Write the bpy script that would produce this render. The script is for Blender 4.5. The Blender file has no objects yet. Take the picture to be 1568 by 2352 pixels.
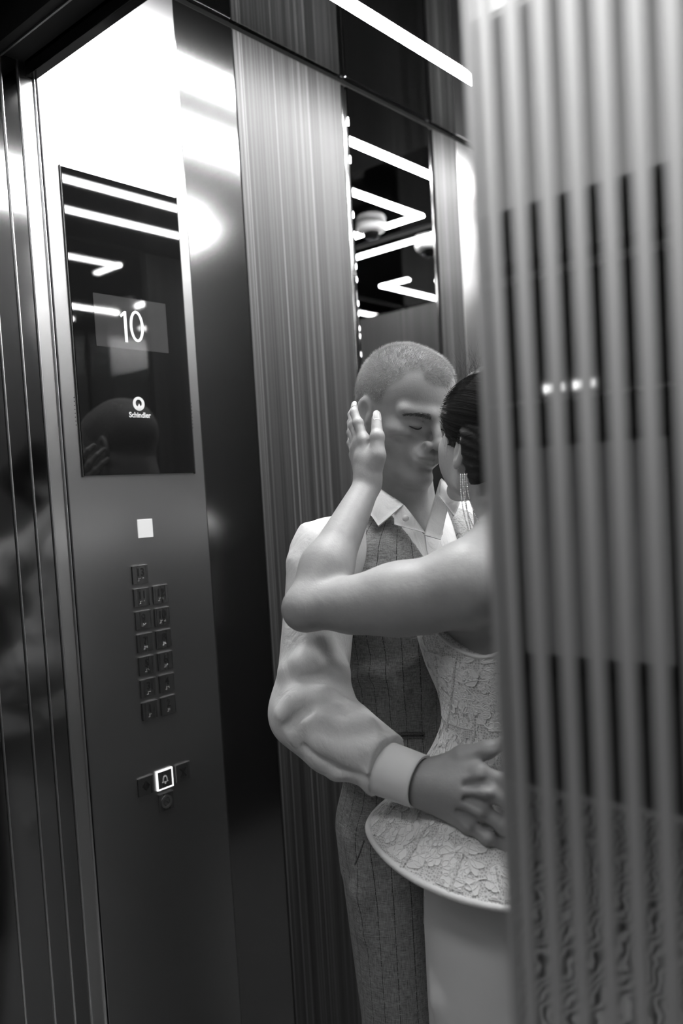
import bpy, bmesh, math, random
import numpy as np
from mathutils import Vector, Matrix
random.seed(7); rng = np.random.default_rng(7)
SC = bpy.context.scene
COL = SC.collection

# ------------------------------------------------------------------ camera
FPX, CYPX = 1916.65, 1232.8            # focal length and vertical centre, in 1568x2352 pixels
YAW, PITCH, ROLL = 0.71763578, 0.0557790, 0.0585571
EYE = 1.46
cw = np.array([-math.sin(YAW)*math.cos(PITCH), math.cos(YAW)*math.cos(PITCH), -math.sin(PITCH)])
_r0 = np.array([math.cos(YAW), math.sin(YAW), 0.0]); _u0 = np.cross(_r0, cw)
cr = math.cos(ROLL)*_r0 - math.sin(ROLL)*_u0
cu = math.sin(ROLL)*_r0 + math.cos(ROLL)*_u0
CAMP = np.array([0.0, 0.0, EYE])
def ray(x, y): return (x-784)*cr/FPX - (y-CYPX)*cu/FPX + cw
def P(x, y, d): return CAMP + ray(x, y)*d            # pixel + distance along the view axis
def onX(x, y, X): v = ray(x, y); return CAMP + v*(X/v[0])
def onY(x, y, Y): v = ray(x, y); return CAMP + v*(Y/v[1])
cam = bpy.data.cameras.new('camera'); camo = bpy.data.objects.new('camera', cam); COL.objects.link(camo)
m = Matrix(((cr[0], cu[0], -cw[0]), (cr[1], cu[1], -cw[1]), (cr[2], cu[2], -cw[2]))).to_4x4()
m.translation = Vector(CAMP); camo.matrix_world = m
cam.sensor_fit = 'VERTICAL'; cam.sensor_height = 36.0; cam.sensor_width = 24.0
cam.lens = 36.0*FPX/2352.0
cam.shift_y = (CYPX-1176.0)/2352.0
cam.clip_start = 0.02
cam.dof.use_dof = True; cam.dof.focus_distance = 1.36; cam.dof.aperture_fstop = 2.5
SC.camera = camo
# ------------------------------------------------------------------ world, exposure
wd = bpy.data.worlds.new('world'); SC.world = wd; wd.use_nodes = True
wd.node_tree.nodes['Background'].inputs[0].default_value = (0.02, 0.02, 0.02, 1)
wd.node_tree.nodes['Background'].inputs[1].default_value = 0.3
vs = SC.view_settings
vs.view_transform = 'Standard'; vs.look = 'None'; vs.gamma = 1.0; vs.use_curve_mapping = False
vs.exposure = 0.78
LED_POWER = 74.0
LED_SOFT = 46.0
LOBBY_POWER = 1.7
DOOR_FILL = 6.5
CEILING_GLOW = 0.24

# ------------------------------------------------------------------ helpers
def grey(v): return (v, v, v, 1)
def mat(name, v=0.5, rough=0.5, metal=0.0, aniso=0.0, spec=0.5, emit=0.0, coat=0.0):
    M = bpy.data.materials.new(name); M.use_nodes = True
    b = M.node_tree.nodes['Principled BSDF']
    b.inputs['Base Color'].default_value = grey(v); b.inputs['Roughness'].default_value = rough
    b.inputs['Metallic'].default_value = metal; b.inputs['Anisotropic'].default_value = aniso
    b.inputs['Specular IOR Level'].default_value = spec
    b.inputs['Coat Weight'].default_value = coat
    if emit:
        b.inputs['Emission Color'].default_value = grey(1); b.inputs['Emission Strength'].default_value = emit
    M['b'] = 1
    return M
def nt(M): return M.node_tree.nodes, M.node_tree.links, M.node_tree.nodes['Principled BSDF']
def coords(M, scale=(1, 1, 1), rot=(0, 0, 0), src='Object'):
    N, L, b = nt(M)
    tc = N.new('ShaderNodeTexCoord'); mp = N.new('ShaderNodeMapping')
    mp.inputs['Scale'].default_value = scale; mp.inputs['Rotation'].default_value = rot
    L.new(tc.outputs[src], mp.inputs['Vector']); return mp.outputs['Vector']
def noise(M, vec, scale=5, detail=3, rough=0.5, dist=0.0):
    N, L, b = nt(M); n = N.new('ShaderNodeTexNoise')
    n.inputs['Scale'].default_value = scale; n.inputs['Detail'].default_value = detail
    n.inputs['Roughness'].default_value = rough; n.inputs['Distortion'].default_value = dist
    L.new(vec, n.inputs['Vector']); return n.outputs['Fac']
def ramp(M, fac, stops):
    N, L, b = nt(M); r = N.new('ShaderNodeValToRGB')
    e = r.color_ramp.elements
    while len(e) < len(stops): e.new(0.5)
    for i, (p, v) in enumerate(stops): e[i].position = p; e[i].color = grey(v)
    L.new(fac, r.inputs['Fac']); return r.outputs['Color']
def math_(M, op, a, b=None, c=None):
    N, L, bb = nt(M); n = N.new('ShaderNodeMath'); n.operation = op
    for i, v in enumerate((a, b, c)):
        if v is None: continue
        if isinstance(v, (int, float)): n.inputs[i].default_value = v
        else: L.new(v, n.inputs[i])
    return n.outputs[0]
def mixc(M, fac, a, b, mode='MIX'):
    N, L, bb = nt(M); n = N.new('ShaderNodeMix'); n.data_type = 'RGBA'; n.blend_type = mode
    for s, v in ((n.inputs[0], fac), (n.inputs[6], a), (n.inputs[7], b)):
        if isinstance(v, (int, float)): s.default_value = v if s.type == 'VALUE' else grey(v)
        else: L.new(v, s)
    return n.outputs[2]
def bump(M, h, strength=0.3, dist=0.002):
    N, L, b = nt(M); n = N.new('ShaderNodeBump')
    n.inputs['Strength'].default_value = strength; n.inputs['Distance'].default_value = dist
    L.new(h, n.inputs['Height']); L.new(n.outputs['Normal'], b.inputs['Normal']); return n
def setc(M, col): N, L, b = nt(M); L.new(col, b.inputs['Base Color'])
def setr(M, col): N, L, b = nt(M); L.new(col, b.inputs['Roughness'])

def link(name, me, material=None, parent=None):
    o = bpy.data.objects.new(name, me); COL.objects.link(o)
    if material is not None and me is not None: me.materials.append(material)
    if parent is not None: o.parent = parent
    return o
def tag(o, label, cat, group=None):
    o['label'] = label; o['category'] = cat
    if group: o['group'] = group
    return o
def empty(name, loc=(0, 0, 0)):
    o = bpy.data.objects.new(name, None); COL.objects.link(o); o.location = loc
    o.empty_display_size = 0.05; return o
def bm_box(bm, lo, hi, bev=0.0):
    r = bmesh.ops.create_cube(bm, size=1.0)
    for v in r['verts']:
        v.co = Vector([lo[i]+(v.co[i]+0.5)*(hi[i]-lo[i]) for i in range(3)])
    if bev > 0:
        ed = list({e for v in r['verts'] for e in v.link_edges})
        bmesh.ops.bevel(bm, geom=ed, offset=bev, segments=2, affect='EDGES', profile=0.5)
def bm_mesh(bm, name, smooth=False):
    me = bpy.data.meshes.new(name); bm.to_mesh(me); bm.free()
    if smooth:
        for p in me.polygons: p.use_smooth = True
    return me
def box(name, lo, hi, material, parent=None, bev=0.0, kind=None):
    lo, hi = [min(a, b) for a, b in zip(lo, hi)], [max(a, b) for a, b in zip(lo, hi)]
    c = Vector([(lo[i]+hi[i])/2 for i in range(2)]+[lo[2]])
    bm = bmesh.new(); bm_box(bm, lo, hi, bev)
    off = Vector((0, 0, 0)) if parent is not None else c
    for v in bm.verts: v.co -= off
    o = link(name, bm_mesh(bm, name), material, parent)
    if parent is None: o.location = c
    else: o.matrix_parent_inverse = parent.matrix_basis.inverted()   # parts are modelled in world space
    if kind: o['kind'] = kind
    return o
def world_part(name, me, material, parent):
    o = link(name, me, material, parent)
    o.matrix_parent_inverse = parent.matrix_basis.inverted(); return o
def text_mesh(s, size, depth=0.0006, bold=0.0):
    cu_ = bpy.data.curves.new('text', 'FONT'); cu_.body = s; cu_.size = size
    cu_.align_x = 'CENTER'; cu_.align_y = 'CENTER'; cu_.extrude = depth/2; cu_.offset = bold
    t = bpy.data.objects.new('text', cu_); COL.objects.link(t)
    dg = bpy.context.evaluated_depsgraph_get(); dg.update()
    me = bpy.data.meshes.new_from_object(t.evaluated_get(dg)); bpy.data.objects.remove(t); bpy.data.curves.remove(cu_)
    return me
# ------------------------------------------------------------------ materials of the place
STEEL = mat('satin_steel', 0.55, 0.30, 1.0)
v = coords(STEEL, (1, 1.5, 260)); n_ = noise(STEEL, v, 6, 2); bump(STEEL, n_, 0.06, 0.0004)
PANEL = mat('brushed_panel_steel', 0.36, 0.33, 1.0)
v = coords(PANEL, (1, 2, 240)); n_ = noise(PANEL, v, 6, 2); bump(PANEL, n_, 0.05, 0.0004)
POL = mat('polished_steel', 0.25, 0.15, 1.0)
DARKSTEEL = mat('dark_polished_steel', 0.22, 0.10, 1.0)
BEAD = mat('bright_edge_steel', 0.75, 0.30, 1.0)
BLACK = mat('black_joint', 0.012, 0.6)
CEIL = mat('mirror_ceiling', 0.30, 0.045, 1.0)
MIRROR = mat('dark_mirror', 0.55, 0.01, 1.0)
GLASSBLK = mat('black_glass', 0.006, 0.02, 0.0, spec=0.9)
WOOD = mat('dark_striped_veneer', 0.1, 0.47, 0.0, spec=0.36)
v = coords(WOOD, (1, 190, 0.22)); f1 = noise(WOOD, v, 1.0, 5, 0.7)
v2 = coords(WOOD, (1, 34, 0.12)); f2 = noise(WOOD, v2, 1.0, 2, 0.5)
c1 = ramp(WOOD, f1, [(0.30, 0.010), (0.48, 0.028), (0.58, 0.050), (0.68, 0.16)])
c2 = ramp(WOOD, f2, [(0.35, 0.6), (0.65, 1.0)])
setc(WOOD, mixc(WOOD, 1.0, c1, c2, 'MULTIPLY')); bump(WOOD, f1, 0.12, 0.0006)
WOODX = mat('dark_striped_veneer_rear', 0.1, 0.34, 0.0, spec=0.45)
v = coords(WOODX, (150, 1, 0.25)); f1 = noise(WOODX, v, 1.0, 4, 0.6)
setc(WOODX, ramp(WOODX, f1, [(0.30, 0.008), (0.50, 0.016), (0.60, 0.025), (0.72, 0.06)])); bump(WOODX, f1, 0.12, 0.0006)
FLOORM = mat('dark_car_floor', 0.06, 0.4)
v = coords(FLOORM, (1, 1, 1)); setc(FLOORM, ramp(FLOORM, noise(FLOORM, v, 90, 4), [(0.3, 0.03), (0.7, 0.10)]))
LED = mat('led_diffuser', 0.9, 0.5, emit=LED_POWER)

WX = -1.30; CZ = 2.437; RX = 0.13; RY = 2.675
# ------------------------------------------------------------------ car shell
wl = box('wall_left', (WX-0.06, 0.772, 0), (WX-0.012, RY, CZ+0.02), BLACK, kind='structure')
TOP = CZ-0.009; BOT = 0.10
def wp(name, y0, y1, M, x=WX, th=0.011, bev=0.0012, z0=BOT, z1=TOP):
    return box(name, (x-th, y0, z0), (x, y1, z1), M, wl, bev)
wp('steel_panel', 1.085, 1.2365, POL)['label'] = 'polished steel strip beside the control panel'
wp('wood_panel', 1.2395, 1.580, WOOD)
wp('wood_panel', 1.9645, 2.080, WOOD)
wp('steel_panel', 2.083, 2.660, STEEL)['label'] = 'satin steel strip beside the rear wood panel'
wp('edge_trim', 1.5875, 1.5995, POL, x=WX-0.004); wp('edge_trim', 1.9455, 1.957, POL, x=WX-0.004)
mm = wp('mirror', 1.600, 1.945, MIRROR, bev=0.004); mm['label'] = 'tall dark mirror panel between wood panels'
wp('skirting', 1.085, 2.66, STEEL, z0=0.0, z1=0.095)
# right wall of the car, same layout
wr = box('wall_right', (RX+0.012, 0.80, 0), (RX+0.06, RY, CZ+0.02), BLACK, kind='structure')
for nm, y0, y1, M in (('wood_panel', 0.80, 1.58, WOOD), ('mirror', 1.60, 2.02, MIRROR), ('wood_panel', 2.04, 2.66, WOOD)):
    box(nm, (RX, y0, BOT), (RX+0.011, y1, TOP), M, wr, 0.0012)
wk = box('wall_rear', (WX-0.06, RY+0.012, 0), (RX+0.06, RY+0.06, CZ+0.02), BLACK, kind='structure')
for nm, x0, x1, M in (('wood_panel', WX+0.012, -1.09, WOODX), ('mirror', -1.08, -0.09, MIRROR), ('wood_panel', -0.08, RX-0.012, WOODX)):
    box(nm, (x0, RY, 2.15 if nm == 'mirror' else BOT), (x1, RY+0.011, TOP), M, wk, 0.0012)
box('wood_panel', (-1.08, RY, BOT), (-0.09, RY+0.011, 2.146), WOODX, wk, 0.0012)
box('ceiling', (WX-0.06, 0.78, CZ), (RX+0.06, RY+0.06, CZ+0.05), CEIL, kind='structure')
box('floor', (WX-0.06, 0.60, -0.05), (RX+0.06, RY+0.06, 0.0), FLOORM, kind='structure')

# ------------------------------------------------------------------ ceiling light lines
LED2 = mat('led_diffuser_dim', 0.9, 0.5, emit=LED_SOFT)
def bar(pts, label, w=0.024, h=0.005, M=LED):
    bm = bmesh.new(); hw = w/2
    for (x0, y0), (x1, y1) in zip(pts[:-1], pts[1:]):
        lo = (min(x0, x1)-hw, min(y0, y1)-hw, CZ-h); hi = (max(x0, x1)+hw, max(y0, y1)+hw, CZ+0.001)
        bm_box(bm, lo, hi)
    c = Vector((pts[0][0], pts[0][1], CZ))
    for v_ in bm.verts: v_.co -= c
    o = link('ceiling_light_bar', bm_mesh(bm, 'ceiling_light_bar'), M); o.location = c
    tag(o, label, 'ceiling light', 'light lines in the mirrored ceiling')
bar([(-1.085, 0.80), (-1.085, 2.45)], 'straight bright light line in the ceiling above the wood panels')
bar([(-0.83, 0.80), (-0.83, 2.56), (-0.34, 2.56)], 'bent bright light line in the ceiling turning before the rear mirror')
bar([(-0.33, 0.80), (-0.33, 1.93)], 'short straight light line in the middle of the mirrored ceiling', M=LED2)
bar([(-0.10, 0.80), (-0.10, 2.07), (-0.24, 2.07)], 'light line in the ceiling hooked at its end, by the right wall', M=LED2)
# dome camera
dc = empty('security_camera', (-0.661, 2.49, CZ)); tag(dc, 'small white dome camera on the mirrored ceiling', 'camera')
WHITEP = mat('white_plastic', 0.7, 0.3)
def lathe(prof, seg=32):
    bm = bmesh.new(); rows = []
    for r_, z_ in prof:
        rows.append([bm.verts.new((r_*math.cos(2*math.pi*k/seg), r_*math.sin(2*math.pi*k/seg), z_)) for k in range(seg)])
    for a, b in zip(rows[:-1], rows[1:]):
        for k in range(seg): bm.faces.new((a[k], a[(k+1) % seg], b[(k+1) % seg], b[k]))
    bm.faces.new(rows[0][::-1]); bm.faces.new(rows[-1])
    bmesh.ops.recalc_face_normals(bm, faces=bm.faces)
    return bm_mesh(bm, 'lathe', True)
link('base', lathe([(0.055, 0.0), (0.055, -0.018), (0.05, -0.028), (0.034, -0.032)]), WHITEP, dc)
lens = link('lens_dome', lathe([(0.033, -0.028)]+[(0.033*math.cos(a), -0.03-0.028*math.sin(a)) for a in np.linspace(0, 1.5, 8)]), GLASSBLK, dc)

# ------------------------------------------------------------------ control panel
CY0, CY1 = 0.7785, 1.0815
cop = empty('control_panel', (WX, 0.93, 0.0)); tag(cop, 'tall brushed steel control panel with black display and numbered buttons', 'control panel')
FX = WX+0.004                                            # face of the plate
def cpart(name, y0, y1, z0, z1, x1, M, parent=None, bev=0.0, x0=None):
    o = box(name, (WX-0.004 if x0 is None else x0, y0, z0), (x1, y1, z1), M, cop, bev)
    if parent is not None:
        o.parent = parent; o.matrix_parent_inverse = Matrix()
    return o
cpart('faceplate', CY0, CY1, 0.012, TOP+0.003, FX, PANEL, bev=0.0015)
disp = cpart('display', 0.8095, 1.0555, 1.511, 2.040, FX+0.004, GLASSBLK, bev=0.0008)
FRAMEM = mat('dark_display_frame', 0.03, 0.3)
for a in ((0.8075, 0.8095, 1.509, 2.042), (1.0555, 1.0575, 1.509, 2.042)):
    cpart('display_edge', *a, FX+0.003, FRAMEM)
SCR = mat('lit_screen', 0.02, 0.03, spec=0.9, emit=0.018)
scr = cpart('screen', 0.8535, 1.0105, 1.7395, 1.8325, FX+0.0044, SCR, disp)
WHITEMARK = mat('white_print', 0.6, 0.5, emit=0.42)
LOGOM = mat('pale_print', 0.5, 0.5, emit=0.10)
def wall_text(s, y, z, size, M, parent, x, bold=0.0, sx=1.0):
    me = text_mesh(s, size, 0.0006, bold)
    # local x -> +Y, local y -> +Z, normal -> +X
    me.transform(Matrix(((0, 0, 1, 0), (1, 0, 0, 0), (0, 1, 0, 0), (0, 0, 0, 1))) @ Matrix.Diagonal((sx, 1, 1, 1)))
    me.transform(Matrix.Translation((x, y, z)))
    o = link('lettering', me, M, parent)
    return o
def ell_pts(cy_, cz_, ry, rz_, n__=40): return [(cy_+ry*math.cos(2*math.pi*k/n__), cz_+rz_*math.sin(2*math.pi*k/n__)) for k in range(n__)]
def disc_mesh(pts_outer, pts_inner=None, x=0.0, th=0.0006):
    bm = bmesh.new()
    vo = [bm.verts.new((x, y_, z_)) for y_, z_ in pts_outer]
    if pts_inner is None: bm.faces.new(vo)
    else:
        vi = [bm.verts.new((x, y_, z_)) for y_, z_ in pts_inner]; n__ = len(vo)
        for k in range(n__): bm.faces.new((vo[k], vo[(k+1) % n__], vi[(k+1) % n__], vi[k]))
    r_ = bmesh.ops.extrude_face_region(bm, geom=bm.faces[:])
    for e in r_['geom']:
        if isinstance(e, bmesh.types.BMVert): e.co.x += th
    bmesh.ops.recalc_face_normals(bm, faces=bm.faces)
    return bm_mesh(bm, 'disc')
c1_ = onX(286, 750, FX+0.005); c0_ = onX(314, 750, FX+0.005)
for nm_, me_ in (('digit_one', disc_mesh([(c1_[1]+a_, c1_[2]+b_) for a_, b_ in ((-0.0005, -0.028), (0.0052, -0.028), (0.0052, 0.028), (0.0012, 0.028), (-0.0085, 0.0195), (-0.0060, 0.0160), (-0.0005, 0.0205))], None, FX+0.0046)),
                 ('digit_zero', disc_mesh(ell_pts(c0_[1], c0_[2], 0.0150, 0.0285), ell_pts(c0_[1], c0_[2], 0.0098, 0.0238), FX+0.0046))):
    o = world_part(nm_, me_, WHITEMARK, cop); o.parent = disp; o.matrix_parent_inverse = Matrix()
wall_text('Schindler', 0.9345, 1.6195, 0.0135, LOGOM, disp, FX+0.0045, 0.0003, 0.95)
# round emblem: ring with a peak cut into it
def disc_mesh(pts_outer, pts_inner=None, x=0.0, th=0.0006):
    bm = bmesh.new()
    vo = [bm.verts.new((x, y_, z_)) for y_, z_ in pts_outer]
    if pts_inner is None: bm.faces.new(vo)
    else:
        vi = [bm.verts.new((x, y_, z_)) for y_, z_ in pts_inner]; n__ = len(vo)
        for k in range(n__): bm.faces.new((vo[k], vo[(k+1) % n__], vi[(k+1) % n__], vi[k]))
    r_ = bmesh.ops.extrude_face_region(bm, geom=bm.faces[:])
    for e in r_['geom']:
        if isinstance(e, bmesh.types.BMVert): e.co.x += th
    bmesh.ops.recalc_face_normals(bm, faces=bm.faces)
    return bm_mesh(bm, 'disc')
def ring_pts(cy_, cz_, r_, n__=40, a0=0.0): return [(cy_+r_*math.cos(a0+2*math.pi*k/n__), cz_+r_*math.sin(a0+2*math.pi*k/n__)) for k in range(n__)]
ey, ez = 0.9335, 1.6405
o = world_part('emblem_ring', disc_mesh(ring_pts(ey, ez, 0.0128), ring_pts(ey, ez+0.001, 0.0068), FX+0.0042), LOGOM, cop); o.parent = disp; o.matrix_parent_inverse = Matrix()
o = world_part('emblem_peak', disc_mesh([(ey-0.006, ez-0.0095), (ey+0.006, ez-0.0095), (ey+0.0005, ez+0.0005)], None, FX+0.0046), LOGOM, cop); o.parent = disp; o.matrix_parent_inverse = Matrix()
# emergency light window
EMW = mat('lit_square_window', 0.35, 0.5, emit=0.24)
cpart('square_lamp', 0.9145, 0.9480, 1.393, 1.4275, FX+0.001, EMW, bev=0.0008)['label'] = 'small white lit square'
# speaker holes
for y_ in (0.8035, 1.0605):
    for k in range(8):
        cpart('speaker_hole', y_-0.0008, y_+0.0008, 1.5985+k*0.0068, 1.6001+k*0.0068, FX+0.0003, BLACK)
BTN = mat('dark_button', 0.22, 0.36, 1.0)
v = coords(BTN, (1, 40, 1)); setr(BTN, ramp(BTN, noise(BTN, v, 12, 3), [(0.3, 0.25), (0.7, 0.45)]))
BTNBRIGHT = mat('bright_button_steel', 0.75, 0.25, 1.0)
ENGR = mat('black_engraving', 0.006, 0.5)
DOT = mat('braille_dot_steel', 0.75, 0.3, 1.0)
dotme = None
def dot_mesh():
    bm = bmesh.new(); bmesh.ops.create_icosphere(bm, subdivisions=1, radius=0.00085); return bm_mesh(bm, 'dot', True)
dotme = dot_mesh(); dotme.materials.append(DOT)
def button(y_, z_, label, txt=None, size=0.0175):
    h = 0.0168
    b = cpart('button', y_-h, y_+h, z_-h, z_+h, FX+0.0028, BTN, bev=0.0006); b['label'] = label
    t = cpart('button_top_glint', y_-h, y_+h, z_+h-0.0009, z_+h+0.0002, FX+0.0030, BTNBRIGHT, b)  # bright strip stands in for the highlight on the button's top edge
    if txt: wall_text(txt, y_, z_+0.0035, size*1.15, ENGR, b, FX+0.0029, 0.0004, 0.9)
    return b
BR = {'#': (3, 4, 5, 6), '1': (1,), '2': (1, 2), '3': (1, 4), '4': (1, 4, 5), '5': (1, 5), '6': (1, 2, 4), '7': (1, 2, 4, 5), '8': (1, 2, 5), '9': (2, 4), '0': (2, 4, 5)}
def braille(b, y_, z_, s):
    cells = '#'+s; w_ = len(cells)*0.0052
    bm = bmesh.new()
    for i, ch in enumerate(cells):
        for d_ in BR[ch]:
            yy = y_-w_/2+0.0026+i*0.0052+(-0.0011 if d_ <= 3 else 0.0011); zz = z_-0.0093-((d_-1) % 3)*0.0022+0.0022
            r_ = bmesh.ops.create_icosphere(bm, subdivisions=1, radius=0.00078, matrix=Matrix.Translation((FX+0.0030, yy, zz)))
    me = bm_mesh(bm, 'braille', True)
    o = world_part('braille', me, DOT, cop); o.parent = b; o.matrix_parent_inverse = Matrix()
for row in range(7):
    z_ = 1.0715+row*0.04245
    for c_ in range(2):
        k = row*2+1+c_
        if k > 13: continue
        y_ = 0.9115+c_*0.0425
        b = button(y_, z_, 'square dark button engraved %d' % k, str(k)); braille(b, y_, z_, str(k))
b = button(0.8905, 0.934, 'door open button with diamond mark')
o = world_part('open_mark', disc_mesh([(0.8905-0.0085, 0.934), (0.8905-0.002, 0.934-0.008), (0.8905-0.002, 0.934+0.008)], None, FX+0.0028), ENGR, cop); o.parent = b; o.matrix_parent_inverse = Matrix()
o = world_part('open_mark', disc_mesh([(0.8905+0.0085, 0.934), (0.8905+0.002, 0.934+0.008), (0.8905+0.002, 0.934-0.008)], None, FX+0.0028), ENGR, cop); o.parent = b; o.matrix_parent_inverse = Matrix()
cpart('open_mark', 0.8905-0.0007, 0.8905+0.0007, 0.925, 0.943, FX+0.0032, ENGR, b)
b = button(0.9765, 0.9345, 'door close button with opposed arrows')
for s in (-1, 1):
    o = world_part('close_mark', disc_mesh([(0.9765+s*0.0015, 0.9345), (0.9765+s*0.008, 0.9345+0.008), (0.9765+s*0.0058, 0.9345+0.009), (0.9765+s*0.0005, 0.9360), (0.9765+s*0.0005, 0.9330), (0.9765+s*0.0058, 0.9345-0.009), (0.9765+s*0.008, 0.9345-0.008)], None, FX+0.0028), ENGR, cop); o.parent = b; o.matrix_parent_inverse = Matrix()
cpart('close_mark', 0.9765-0.0007, 0.9765+0.0007, 0.926, 0.943, FX+0.0032, ENGR, b)
b = button(0.9335, 0.934, 'alarm button with lit white square frame and bell')
HALO = mat('lit_button_frame', 0.8, 0.4, emit=0.6)
for a in ((0.9150, 0.9520, 0.9500, 0.9525), (0.9150, 0.9520, 0.9155, 0.9180), (0.9150, 0.9175, 0.9180, 0.9500), (0.9495, 0.9520, 0.9180, 0.9500)):
    cpart('lit_frame', *a, FX+0.0034, HALO, b)
BELLM = mat('grey_bell_mark', 0.45, 0.5, emit=0.05)
by, bz = 0.9335, 0.934
prof = [(-0.0075, -0.0055), (-0.0055, -0.003), (-0.0052, 0.002), (-0.0035, 0.006), (0, 0.0078), (0.0035, 0.006), (0.0052, 0.002), (0.0055, -0.003), (0.0075, -0.0055)]
o = world_part('bell_mark', disc_mesh([(by+a, bz+c) for a, c in prof], [(by+a*0.68, bz-0.0006+c*0.72) for a, c in prof], FX+0.0030), BELLM, cop); o.parent = b; o.matrix_parent_inverse = Matrix()
o = world_part('bell_clapper', disc_mesh(ring_pts(by, bz-0.0075, 0.0017, 12), None, FX+0.0030), BELLM, cop); o.parent = b; o.matrix_parent_inverse = Matrix()
b = button(0.9335, 0.8905, 'key switch in a square plate')
KEYM = mat('key_ring_steel', 0.6, 0.3, 1.0)
o = world_part('key_ring', disc_mesh(ring_pts(0.9335, 0.8905, 0.0125), ring_pts(0.9335, 0.8905, 0.0082), FX+0.0028, 0.0012), KEYM, cop); o.parent = b; o.matrix_parent_inverse = Matrix()
o = world_part('key_barrel', disc_mesh(ring_pts(0.9335, 0.8905, 0.0062), None, FX+0.0026, 0.0010), BTNBRIGHT, cop); o.parent = b; o.matrix_parent_inverse = Matrix()
bmk = bmesh.new(); bm_box(bmk, (0, -0.0048, -0.0008), (0.0006, 0.0048, 0.0008)); mek = bm_mesh(bmk, 'slot')
mek.transform(Matrix.Translation((FX+0.0036, 0.9335, 0.8905)) @ Matrix.Rotation(math.radians(-40), 4, 'X'))
o = world_part('key_slot', mek, ENGR, cop); o.parent = b; o.matrix_parent_inverse = Matrix()

# ------------------------------------------------------------------ entrance: jamb steps, headers, doors
def jamb(name, y0, y1, x, z1, label):
    root = box(name, (x-0.05, y0, 0.0), (x, y1, z1), POL, bev=0.0008, kind='structure')
    return root
J = [(0.7485, 0.7725, WX+0.002, 2.46), (0.7175, 0.7455, WX+0.001, 2.46), (0.6815, 0.7145, WX+0.001, 2.46), (0.6310, 0.6785, WX+0.001, 2.46), (0.5500, 0.6280, WX+0.001, 2.46)]
tn = 1
for i, (y0, y1, x, z1) in enumerate(J):
    t = box('trim_%d' % tn, (x-0.05, y0, 0.0), (x, y1, z1), STEEL if i == 0 else DARKSTEEL, bev=0.0008, kind='structure'); tn += 1
    box('edge_bead', (x-0.05, y1-0.0008, 0.0), (x+0.0034, y1+0.0028, z1), BEAD, t, 0.0014)
box('trim_%d' % tn, (WX-0.055, 0.55, 0.0), (WX-0.049, 0.7725, 2.46), BLACK, kind='structure'); tn += 1
HEADM = mat('dark_header_steel', 0.14, 0.16, 1.0)
hd = box('trim_%d' % tn, (WX+0.003, 0.760, 2.174), (RX+0.05, 0.778, CZ+0.02), HEADM, bev=0.0008, kind='structure'); tn += 1
hd2 = box('trim_%d' % tn, (WX+0.002, 0.700, 2.196), (RX+0.4, 0.757, CZ+0.02), BLACK, kind='structure'); tn += 1
box('edge_bead', (WX+0.002, 0.7165, 2.193), (RX+0.4, 0.7195, 2.1958), BEAD, hd2)
# landing side
LWALL = mat('landing_wall_grey', 0.16, 0.45)
setc(LWALL, ramp(LWALL, noise(LWALL, coords(LWALL), 6, 4), [(0.3, 0.13), (0.7, 0.19)]))
box('wall_front', (-0.02, 0.24, 0.0), (1.6, 0.34, 2.44), LWALL, kind='structure')
box('wall_front_left', (-2.6, 0.24, 0.0), (WX-0.012, 0.548, 2.44), LWALL, kind='structure')
box('wall_front_head', (WX-0.012, 0.24, 2.30), (-0.02, 0.405, 2.44), LWALL, kind='structure')

# striped sliding door leaf
SATSTRIPE = mat('satin_stripe_steel', 0.60, 0.44, 1.0, aniso=0.6); SATSTRIPE.node_tree.nodes['Principled BSDF'].inputs['Anisotropic Rotation'].default_value = 0.25
v = coords(SATSTRIPE, (200, 1, 1)); bump(SATSTRIPE, noise(SATSTRIPE, v, 6, 2), 0.05, 0.0004)
DOORMIR = mat('door_mirror_steel', 0.50, 0.035, 1.0)
DY = 0.42; DS = DY/0.66; DX = -0.3965*DS
dl = empty('door_1', (0.0, DY, 0.0)); dl['kind'] = 'structure'
box('door_panel', (DX, DY, 0.006), (0.45, DY+0.025, 2.29), DOORMIR, dl, 0.002)
box('edge_strip', (DX-0.0012, DY-0.0016, 0.006), (DX+0.0085*DS, DY+0.012, 2.29), SATSTRIPE, dl, 0.0012)
for k in range(30):
    x0 = (-0.3775+k*0.0262)*DS
    box('satin_stripe', (x0-0.0074*DS, DY-0.0012, 0.008), (x0+0.0074*DS, DY+0.002, 2.288), SATSTRIPE, dl, 0.0005)

# ------------------------------------------------------------------ lobby behind the camera (seen in the door's mirror stripes)
LY = 2*DY-3.4516; LE = 2*DY-1.585
LOBW = mat('lobby_wall_dark', 0.05, 0.5)
setc(LOBW, ramp(LOBW, noise(LOBW, coords(LOBW), 4, 3), [(0.3, 0.04), (0.7, 0.065)]))
lw = box('wall_lobby', (-2.7, LY-0.08, 0.0), (1.7, LY, 2.44), LOBW, kind='structure')
box('wall_lobby_left', (-2.7, LY, 0.0), (-2.6, 0.24, 2.44), LOBW, kind='structure')
box('wall_lobby_right', (1.6, LY, 0.0), (1.7, 0.34, 2.44), LOBW, kind='structure')
LCEIL = mat('lobby_ceiling', 0.35, 0.7)
box('ceiling_lobby', (-2.7, LY-0.08, 2.44), (1.7, 0.40, 2.50), LCEIL, kind='structure')
GRAIN = mat('lobby_floor_grain', 0.2, 0.35)
vv = coords(GRAIN, (1, 1, 1))
N, L, b_ = nt(GRAIN)
wv = N.new('ShaderNodeTexWave'); wv.inputs['Scale'].default_value = 9; wv.inputs['Distortion'].default_value = 16; wv.inputs['Detail'].default_value = 1.5; wv.inputs['Detail Scale'].default_value = 0.9
L.new(vv, wv.inputs['Vector']); setc(GRAIN, ramp(GRAIN, wv.outputs['Fac'], [(0.30, 0.04), (0.70, 0.75)]))
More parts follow.
